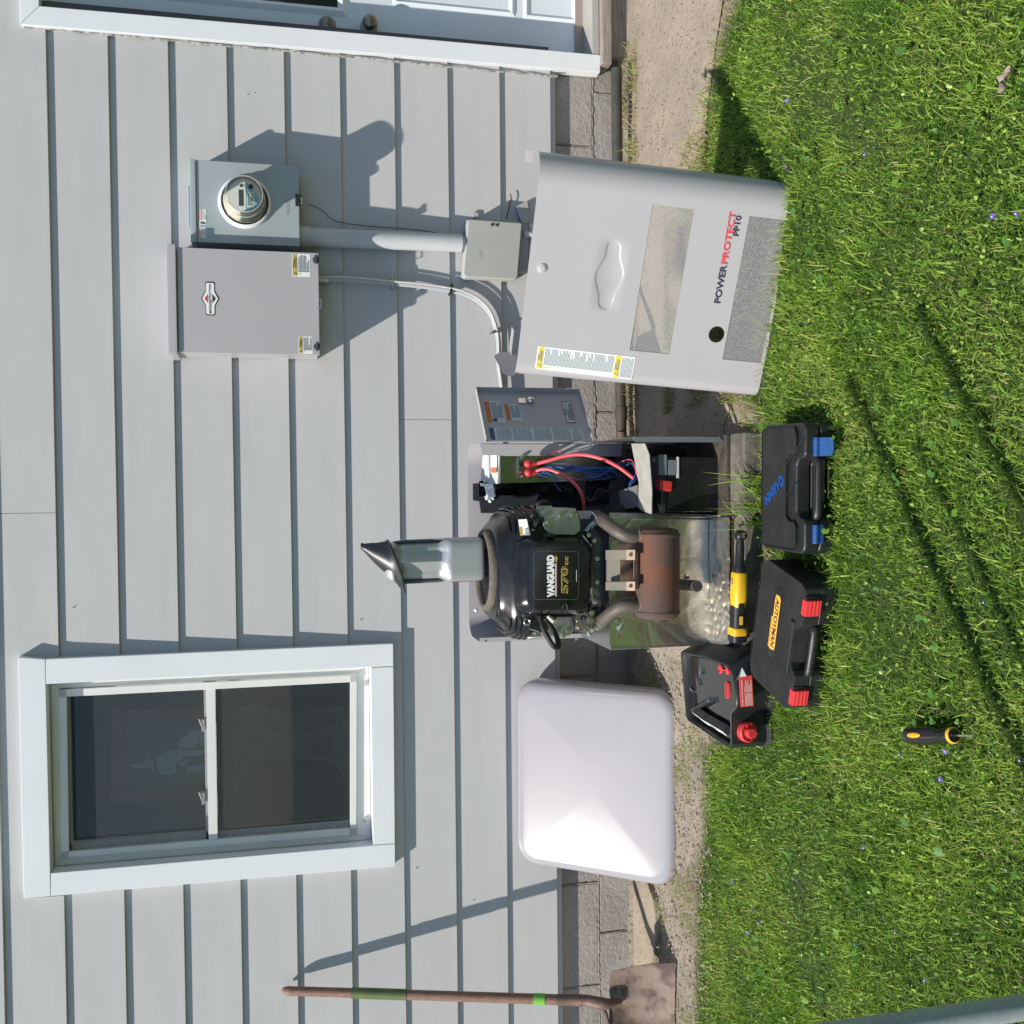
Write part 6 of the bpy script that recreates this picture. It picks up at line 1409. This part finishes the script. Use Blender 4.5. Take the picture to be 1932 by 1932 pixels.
def blades(name, label, n, xr, yr, hmin, hmax, wid, mats, keep, lean=.9, zoff=-.004, curl=1.0, segs=2):
    x = rng.uniform(*xr, n); y = rng.uniform(*yr, n); k = keep(x, y); x, y = x[k], y[k]; n = len(x)
    h = rng.uniform(hmin, hmax, n)*(1+.24*fbm(x, y, 2.2)+.20*fbm(y, x, 6)); az = rng.uniform(0, 2*PI, n)+.8*fbm(x, y, 1.5); le = np.abs(rng.normal(0, .5, n))*lean+.15
    dx, dy = np.cos(az), np.sin(az); tw = az+PI/2+rng.normal(0, .7, n); wx, wy = np.cos(tw), np.sin(tw); w = wid*rng.uniform(.6, 1.4, n)
    V = []; 
    for i in range(segs+1):
        t = i/segs; a = le*(.5+curl*t); r = h*t
        px_ = x+dx*np.sin(a)*r; py = y+dy*np.sin(a)*r; pz = zoff+np.cos(np.minimum(a, 1.5))*r
        ww = w*(1-t**1.6*.92)/2
        if i < segs: V += [np.stack([px_-wx*ww, py-wy*ww, pz], 1), np.stack([px_+wx*ww, py+wy*ww, pz], 1)]
        else: V.append(np.stack([px_, py, pz], 1))
    m = 2*segs+1; V = np.stack(V, 1).reshape(-1, 3); base_ = (np.arange(n)*m)[:, None]
    tri = []
    for i in range(segs-1): tri += [[2*i, 2*i+1, 2*i+3], [2*i, 2*i+3, 2*i+2]]
    tri.append([2*segs-2, 2*segs-1, 2*segs]); tri = np.array(tri); Tt = (base_[:, :, None]+tri[None]).reshape(-1, 3)
    me = bpy.data.meshes.new(name); me.vertices.add(len(V)); me.vertices.foreach_set('co', V.astype(np.float32).ravel())
    me.loops.add(Tt.size); me.loops.foreach_set('vertex_index', Tt.astype(np.int32).ravel()); me.polygons.add(len(Tt)); me.polygons.foreach_set('loop_start', np.arange(0, Tt.size, 3, dtype=np.int32))
    cw = np.cumsum([q[1] for q in mats]); rv = np.clip(rng.random(n)*.8+.1+.22*fbm(x, y, 2.6)+.10*fbm(y+3, x, 6), 0, .999) if name in ('lawn_grass', 'far_lawn') else rng.random(n); mi = np.minimum(np.searchsorted(cw, rv), len(mats)-1); me.polygons.foreach_set('material_index', np.repeat(mi, len(tri)).astype(np.int32))
    for q in mats: me.materials.append(q[0])
    me.update(calc_edges=True); me.validate()
    o = bpy.data.objects.new(name, me); COL.objects.link(o); o['kind'] = 'stuff'; o['label'] = label; o['category'] = 'grass'
    return o
def leafmat(name, c, tr=.35, rough=.5):
    mt = bpy.data.materials.new(name); mt.use_nodes = True; t = mt.node_tree; N = t.nodes; L = t.links
    b = N['Principled BSDF']; b.inputs['Base Color'].default_value = (*c, 1); b.inputs['Roughness'].default_value = rough; b.inputs['Specular IOR Level'].default_value = .35
    tl = N.new('ShaderNodeBsdfTranslucent'); tl.inputs[0].default_value = (c[0]*1.3, c[1]*1.35, c[2]*.7, 1)
    mx = N.new('ShaderNodeMixShader'); mx.inputs[0].default_value = tr; L.new(b.outputs[0], mx.inputs[1]); L.new(tl.outputs[0], mx.inputs[2]); L.new(mx.outputs[0], N['Material Output'].inputs[0])
    return mt
G1, G2, G3, G4 = leafmat('grass mid', (.165, .29, .034), .42, .42), leafmat('grass deep', (.075, .165, .022), .4, .45), leafmat('grass light', (.33, .48, .075), .4, .38), leafmat('grass yellow', (.40, .42, .12), .35)
D1, D2 = leafmat('straw', (.38, .30, .17), .2), leafmat('brown straw', (.24, .17, .10), .2)
def lawn_keep(x, y):
    e = np.interp(x, edgeX, edgeY)+.035*fbm(x, y, 5); d = e-y
    p = np.clip(d/.10, 0, 1)*(.80+.2*fbm(x, y, 1.6)); return (rng.random(len(x)) < p) & ~in_rects(x, y)
blades('lawn_grass', 'short sunlit lawn grass in front of the generator', 310000, (-2.15, 2.05), (-2.75, -.62), .012, .032, .0027, [(G2, .26), (G1, .40), (G3, .27), (G4, .07)], lawn_keep, 1.3)
blades('long_grass', 'longer grass blades scattered through the lawn', 8000, (-2.15, 2.05), (-2.75, -.66), .030, .058, .0036, [(G1, .4), (G3, .4), (G4, .2)], lawn_keep, 1.5, segs=3)
blades('far_lawn', 'lawn around the edges of the plot', 60000, (-4.5, 4.5), (-4.2, -.7), .03, .055, .005, [(G1, .5), (G2, .25), (G3, .25)], lambda x, y: lawn_keep(x, y) & ((np.abs(x) > 2.0) | (y < -2.7)), 1.2)
blades('dead_thatch', 'dead straw thatch between the green blades', 30000, (-2.15, 2.05), (-2.7, -.58), .015, .034, .0018, [(D1, .5), (D2, .5)], lambda x, y: (rng.random(len(x)) < np.clip(.25+.5*fbm(x, y, 1.9)+1.2*np.exp(-((y-np.interp(x, edgeX, edgeY))/.12)**2), 0, 1)) & (y < np.interp(x, edgeX, edgeY)+.07) & ~in_rects(x, y), 2.6)
def near_wall(x, y): return (rng.random(len(x)) < np.where(x > .1, .75, .10)) & ((y > -.19) & (y < -.10) | (y > -.055)) & ~in_rects(x, y)
blades('dry_wall_grass', 'dry straw coloured grass growing along the drain pipe', 9500, (-.1, 1.75), (-.23, .03), .03, .085, .0030, [(D1, .45), (D2, .27), (G3, .16), (G1, .12)], lambda x, y: (rng.random(len(x)) < np.where(y < -.10, np.exp(-((y+.14)/.035)**2), np.where(y > -.05, .6, .06))*(.55+.45*fbm(x, y, 7))) & (x > .0) & ~in_rects(x, y), 1.9, segs=3)
blades('slab_end_grass', 'dry matted grass over the walkway end beside the cover panel', 2600, (.84, 1.16), (-.80, -.36), .02, .05, .0026, [(D1, .42), (D2, .2), (G1, .2), (G3, .18)], lambda x, y: (rng.random(len(x)) < np.clip((-y-.33)*2.4-(x-.84)*1.5+.2*fbm(x, y, 8), 0, 1)), 1.9, zoff=.006)
blades('grass_behind_panel', 'patchy dry grass on the walkway behind the cover panel', 20000, (.25, 1.0), (-1.1, -.45), .012, .04, .0024, [(D1, .25), (D2, .35), (G2, .25), (G1, .15)], lambda x, y: (fbm(x, y, 6) > -.3) & ~in_rects(x, y) & (y > np.interp(x, edgeX, edgeY)-.05), 1.9, zoff=.006)
blades('edge_grass', 'dry and green tufts at the edge between walkway and lawn', 13000, (.15, 1.8), (-1.2, -.45), .02, .055, .0026, [(D1, .33), (D2, .17), (G1, .30), (G3, .20)], lambda x, y: (np.abs(y-np.interp(x, edgeX, edgeY)-.02) < .10*rng.random(len(x))+.03) & ~in_rects(x, y), 1.5)
blades('bare_strip_grass', 'sparse sprouts in the bare soil left of the generator', 15000, (-2.3, -.5), (-.74, -.02), .010, .036, .0022, [(D1, .35), (D2, .2), (G1, .3), (G3, .15)], lambda x, y: (fbm(x, y, 4.0)+.5*fbm(y, x, 9) > .35) & ~in_rects(x, y), 1.6)
blades('panel_foot_grass', 'grass blades standing in front of the cover panel foot', 2600, (.27, .86), (-1.50, -1.17), .025, .05, .0030, [(G1, .4), (G3, .4), (G4, .2)], lambda x, y: (np.abs(y-(-1.175-(x-.251)*.36)) < .045) & (rng.random(len(x)) < (x-.25)*1.6), .7, segs=3)
blades('case_foot_grass', 'grass blades pressed along the front of the two tool cases', 2600, (-.58, .16), (-1.66, -1.44), .03, .052, .0030, [(G1, .5), (G3, .3), (G2, .2)], lambda x, y: (np.where(x > -.19, np.abs(y+1.585), np.abs(y+1.60-(-.19-x)*.24)) < .016) & ~in_rects(x, y), .6, segs=3)
blades('tall_tuft', 'long green blades growing at the corner of the generator base', 60, (-.14, .02), (-1.19, -1.155), .08, .17, .0042, [(G1, .4), (G3, .6)], lambda x, y: x > -9, 1.1, segs=4)
# broad leaves: clover and violet foliage
def leaves(name, label, n, rmin, rmax, mats, keep, zr_=(.012, .035)):
    x = rng.uniform(-2.15, 2.05, n); y = rng.uniform(-2.75, -.66, n); k = keep(x, y); x, y = x[k], y[k]; n = len(x)
    z = rng.uniform(*zr_, n); r = rng.uniform(rmin, rmax, n); az = rng.uniform(0, 2*PI, n); tx = rng.normal(0, .38, n); ty = rng.normal(0, .38, n)
    prof = [(0, 0), (.55, -.35), (.95, .1), (.8, .65), (.35, .92), (0, .80), (-.35, .92), (-.8, .65), (-.95, .1), (-.55, -.35)]
    V = []
    for a, b_ in prof:
        lx, ly = a*r*.8, b_*r; wx = np.cos(az)*lx-np.sin(az)*ly; wy = np.sin(az)*lx+np.cos(az)*ly
        V.append(np.stack([x+wx, y+wy, z+wx*tx+wy*ty+np.abs(a)*r*.18], 1))
    m = len(prof); V = np.stack(V, 1).reshape(-1, 3); tri = np.array([[5, i, i+1] for i in (0, 1, 2, 3)]+[[5, 6, 7], [5, 7, 8], [5, 8, 9], [5, 9, 0]])
    Tt = ((np.arange(n)*m)[:, None, None]+tri[None]).reshape(-1, 3)
    me = bpy.data.meshes.new(name); me.vertices.add(len(V)); me.vertices.foreach_set('co', V.astype(np.float32).ravel())
    me.loops.add(Tt.size); me.loops.foreach_set('vertex_index', Tt.astype(np.int32).ravel()); me.polygons.add(len(Tt)); me.polygons.foreach_set('loop_start', np.arange(0, Tt.size, 3, dtype=np.int32))
    mi = rng.choice(len(mats), n, p=[q[1] for q in mats]); me.polygons.foreach_set('material_index', np.repeat(mi, len(tri)).astype(np.int32))
    for q in mats: me.materials.append(q[0])
    me.update(calc_edges=True); o = bpy.data.objects.new(name, me); COL.objects.link(o); o['kind'] = 'stuff'; o['label'] = label; o['category'] = 'ground cover'
leaves('clover_leaves', 'small clover leaves spread through the lawn', 22000, .003, .0064, [(G1, .55), (G3, .2), (G2, .25)], lambda x, y: lawn_keep(x, y) & (rng.random(len(x)) < np.clip(.25-(y+1.0)*.7+.2*fbm(x, y, 1), .08, 1)))
leaves('violet_leaves', 'heart shaped violet leaves in the lawn', 900, .008, .014, [(leafmat('violet leaf', (.08, .20, .04)), .5), (G1, .5)], lambda x, y: lawn_keep(x, y) & (y < -1.25+.3*fbm(x, y, 1.3)), (.025, .045))
# pebbles and crumbs
def crumbs(name, label, n, xr, yr, rmin, rmax, mt, keep, zb=.0):
    x = rng.uniform(*xr, n); y = rng.uniform(*yr, n); k = keep(x, y); x, y = x[k], y[k]; n = len(x); r = rng.uniform(0, 1, n)**2.5*(rmax-rmin)+rmin
    oc = np.array([(1, 0, 0), (0, 1, 0), (-1, 0, 0), (0, -1, 0), (0, 0, .7), (0, 0, -.5)]); V = oc[None]*r[:, None, None]*rng.uniform(.6, 1.3, (n, 6, 1)); a = rng.uniform(0, PI, n); c, s = np.cos(a)[:, None], np.sin(a)[:, None]
    vx = V[:, :, 0]*c-V[:, :, 1]*s+x[:, None]; vy = V[:, :, 0]*s+V[:, :, 1]*c+y[:, None]; vz = V[:, :, 2]+zb
    V = np.stack([vx, vy, vz], 2).reshape(-1, 3); tri = np.array([[0, 1, 4], [1, 2, 4], [2, 3, 4], [3, 0, 4], [1, 0, 5], [2, 1, 5], [3, 2, 5], [0, 3, 5]]); Tt = ((np.arange(n)*6)[:, None, None]+tri[None]).reshape(-1, 3)
    me = bpy.data.meshes.new(name); me.from_pydata(V.tolist(), [], Tt.tolist()); me.materials.append(mt); o = bpy.data.objects.new(name, me); COL.objects.link(o); o['kind'] = 'stuff'; o['label'] = label; o['category'] = 'gravel'
crumbs('soil_crumbs', 'crumbs of soil and grit on the bare strip', 8000, (-2.4, -.45), (-.80, .03), .0012, .008, M_SOIL, lambda x, y: ~in_rects(x, y))
crumbs('walkway_grit', 'twigs and grit on the walkway', 2500, (.15, 2.2), (-1.0, -.1), .001, .004, mat('dark grit', (.12, .095, .07), .9), lambda x, y: ~in_rects(x, y), .012)
blades('walkway_debris', 'dead grass clippings lying on the concrete and soil', 5200, (-2.3, 2.1), (-.95, .0), .006, .022, .0019, [(D2, .55), (D1, .45)], lambda x, y: ~in_rects(x, y), 8, zoff=.013, curl=.2)

# broken concrete lip at the left foot of the wall
def slabchunk(name, lab, pts, top):
    c0 = G(*pts[0]); F = T(c0.x, c0.y, 0); o = MB(F).gz(pts, top, -.02); 
    ob = o.done(name, M_SOIL, None, bev=.008); ob.matrix_world = F; ob['label'] = lab; ob['category'] = 'rubble'
slabchunk('mortar_rubble', 'pale crumbled mortar patch between the shovel and the leaning lid', [(1192, 1645), (1215, 1650), (1232, 1700), (1238, 1760), (1230, 1815), (1195, 1830)], .014)

# violets, one object each with petals
vio = [(1857, 1137), (1784, 1418), (1775, 1471), (1698, 1424), (1381, 1665), (1409, 1668), (1411, 1736), (1420, 1718), (1433, 1742), (1411, 1759), (1614, 1783), (1720, 1810), (1745, 1850), (1775, 1688), (1649, 1703), (1664, 1735), (1766, 1906), (1632, 292), (1651, 278), (1333, 256), (1873, 409), (1918, 404), (1630, 1945 if False else 1600), (1240+350, 610), (1485, 190), (1500, 225), (1870, 1420), (1925, 1435), (1475, 1600), (1555, 1880), (1690, 1760)]
proto = None; VL = []
def petal_mesh():
    mb = MB()
    for k, a in enumerate((90, 150, 30, 215, -35)):
        c, s = math.cos(math.radians(a)), math.sin(math.radians(a)); L_ = .0072 if k else .006
        mb.add([(0, 0, 0), (c*L_*.6-s*.0035, s*L_*.6+c*.0035, .002), (c*L_, s*L_, .001), (c*L_*.6+s*.0035, s*L_*.6-c*.0035, .002)], [(0, 1, 2, 3)])
    return mb
for i, (x, y) in enumerate(vio):
    p = G(x, y, .045); F = T(p.x, p.y, .0)
    if proto is None:
        proto = thing('violet_flower', '', 'flower', F); pm = petal_mesh().done('petals', M_VIOL, proto, ang=3); pm.location = (0, 0, .045)
        pm.rotation_euler = (.6, .2, 0)
        hm = MB().sphere((0, 0, .001), .0016, nu=6, nv=4).done('flower_eye', M_WPAPER, proto); hm.location = (0, 0, .046); stt = MB().tube([(0, 0, 0), (.003, 0, .025), (0, .002, .044)], .0009, 5).done('stem', M_STEM, proto)
        r = proto
    else:
        r = proto.copy(); COL.objects.link(r)
        for ch in (pm, hm, stt):
            c_ = ch.copy(); COL.objects.link(c_); c_.parent = r
            if ch is pm: c_.rotation_euler = (random.uniform(.2, 1.0), random.uniform(-.4, .4), random.uniform(-3, 3))
    r.matrix_world = T(p.x, p.y, 0) @ RZ(random.uniform(-3, 3)); VL.append(r); r['group'] = 'violets scattered in the lawn'
marks = {'the screwdriver': (-.55, -2.0), 'the blue logo case': (-.02, -1.5), 'the yellow logo case': (-.38, -1.45), 'the drain container': (-.72, -1.05), 'the foot of the cover panel': (.55, -1.3), 'the walkway end by the door': (1.5, -.95), 'the leaning lid': (-1.1, -.5), 'the shovel blade': (-1.75, -.5), 'the corner steel post': (-.8, -2.2), 'the curled pale leaf': (1.1, -2.3)}
got = {}
for r in VL:
    p = r.matrix_world.translation; k = min(marks, key=lambda q: (marks[q][0]-p.x)**2+(marks[q][1]-p.y)**2); got.setdefault(k, []).append(((marks[k][0]-p.x)**2+(marks[k][1]-p.y)**2, r))
for k, L_ in got.items():
    for i, (_, r) in enumerate(sorted(L_, key=lambda q: q[0])): r['label'] = 'small violet flower in the lawn, '+('nearest', 'second nearest', 'third nearest', 'fourth nearest', 'fifth nearest', 'sixth nearest', 'seventh nearest', 'eighth nearest', 'ninth nearest', 'tenth nearest', 'eleventh nearest', 'twelfth nearest', 'thirteenth nearest')[i]+' to '+k
# dry leaves
for i, (x, y, s, lab) in enumerate(((1898, 152, .024, 'curled pale dry leaf in the lawn below the door side'), (1487, 316, .016, 'small brown dry leaf at the right foot of the cover panel'), (1452, 1045, .02, 'crumpled dry leaf in the gap between the two tool cases'))):
    p = G(x, y, .04); F = T(p.x, p.y, .04) @ RZ(1.2+i) @ RX(.35)
    mb = MB(); rows = []
    for j in range(9):
        t = j/8; w0 = math.sin(PI*min(t*1.05, 1))**.7*.42; rows.append([(s*w0*u_, s*(t*2-1), s*(.35*u_*u_+.15*math.sin(t*5+u_)+.1*noise.noise(Vector((t*9, u_*5, i)))*7)) for u_ in np.linspace(-1, 1, 7)])
    mb.add([p for r in rows for p in r], [(j*7+k, j*7+k+1, (j+1)*7+k+1, (j+1)*7+k) for j in range(8) for k in range(6)])
    o = mb.done('dry_leaf', M_DLEAF, None, ang=1); o.matrix_world = F; o['label'] = lab; o['category'] = 'leaf'
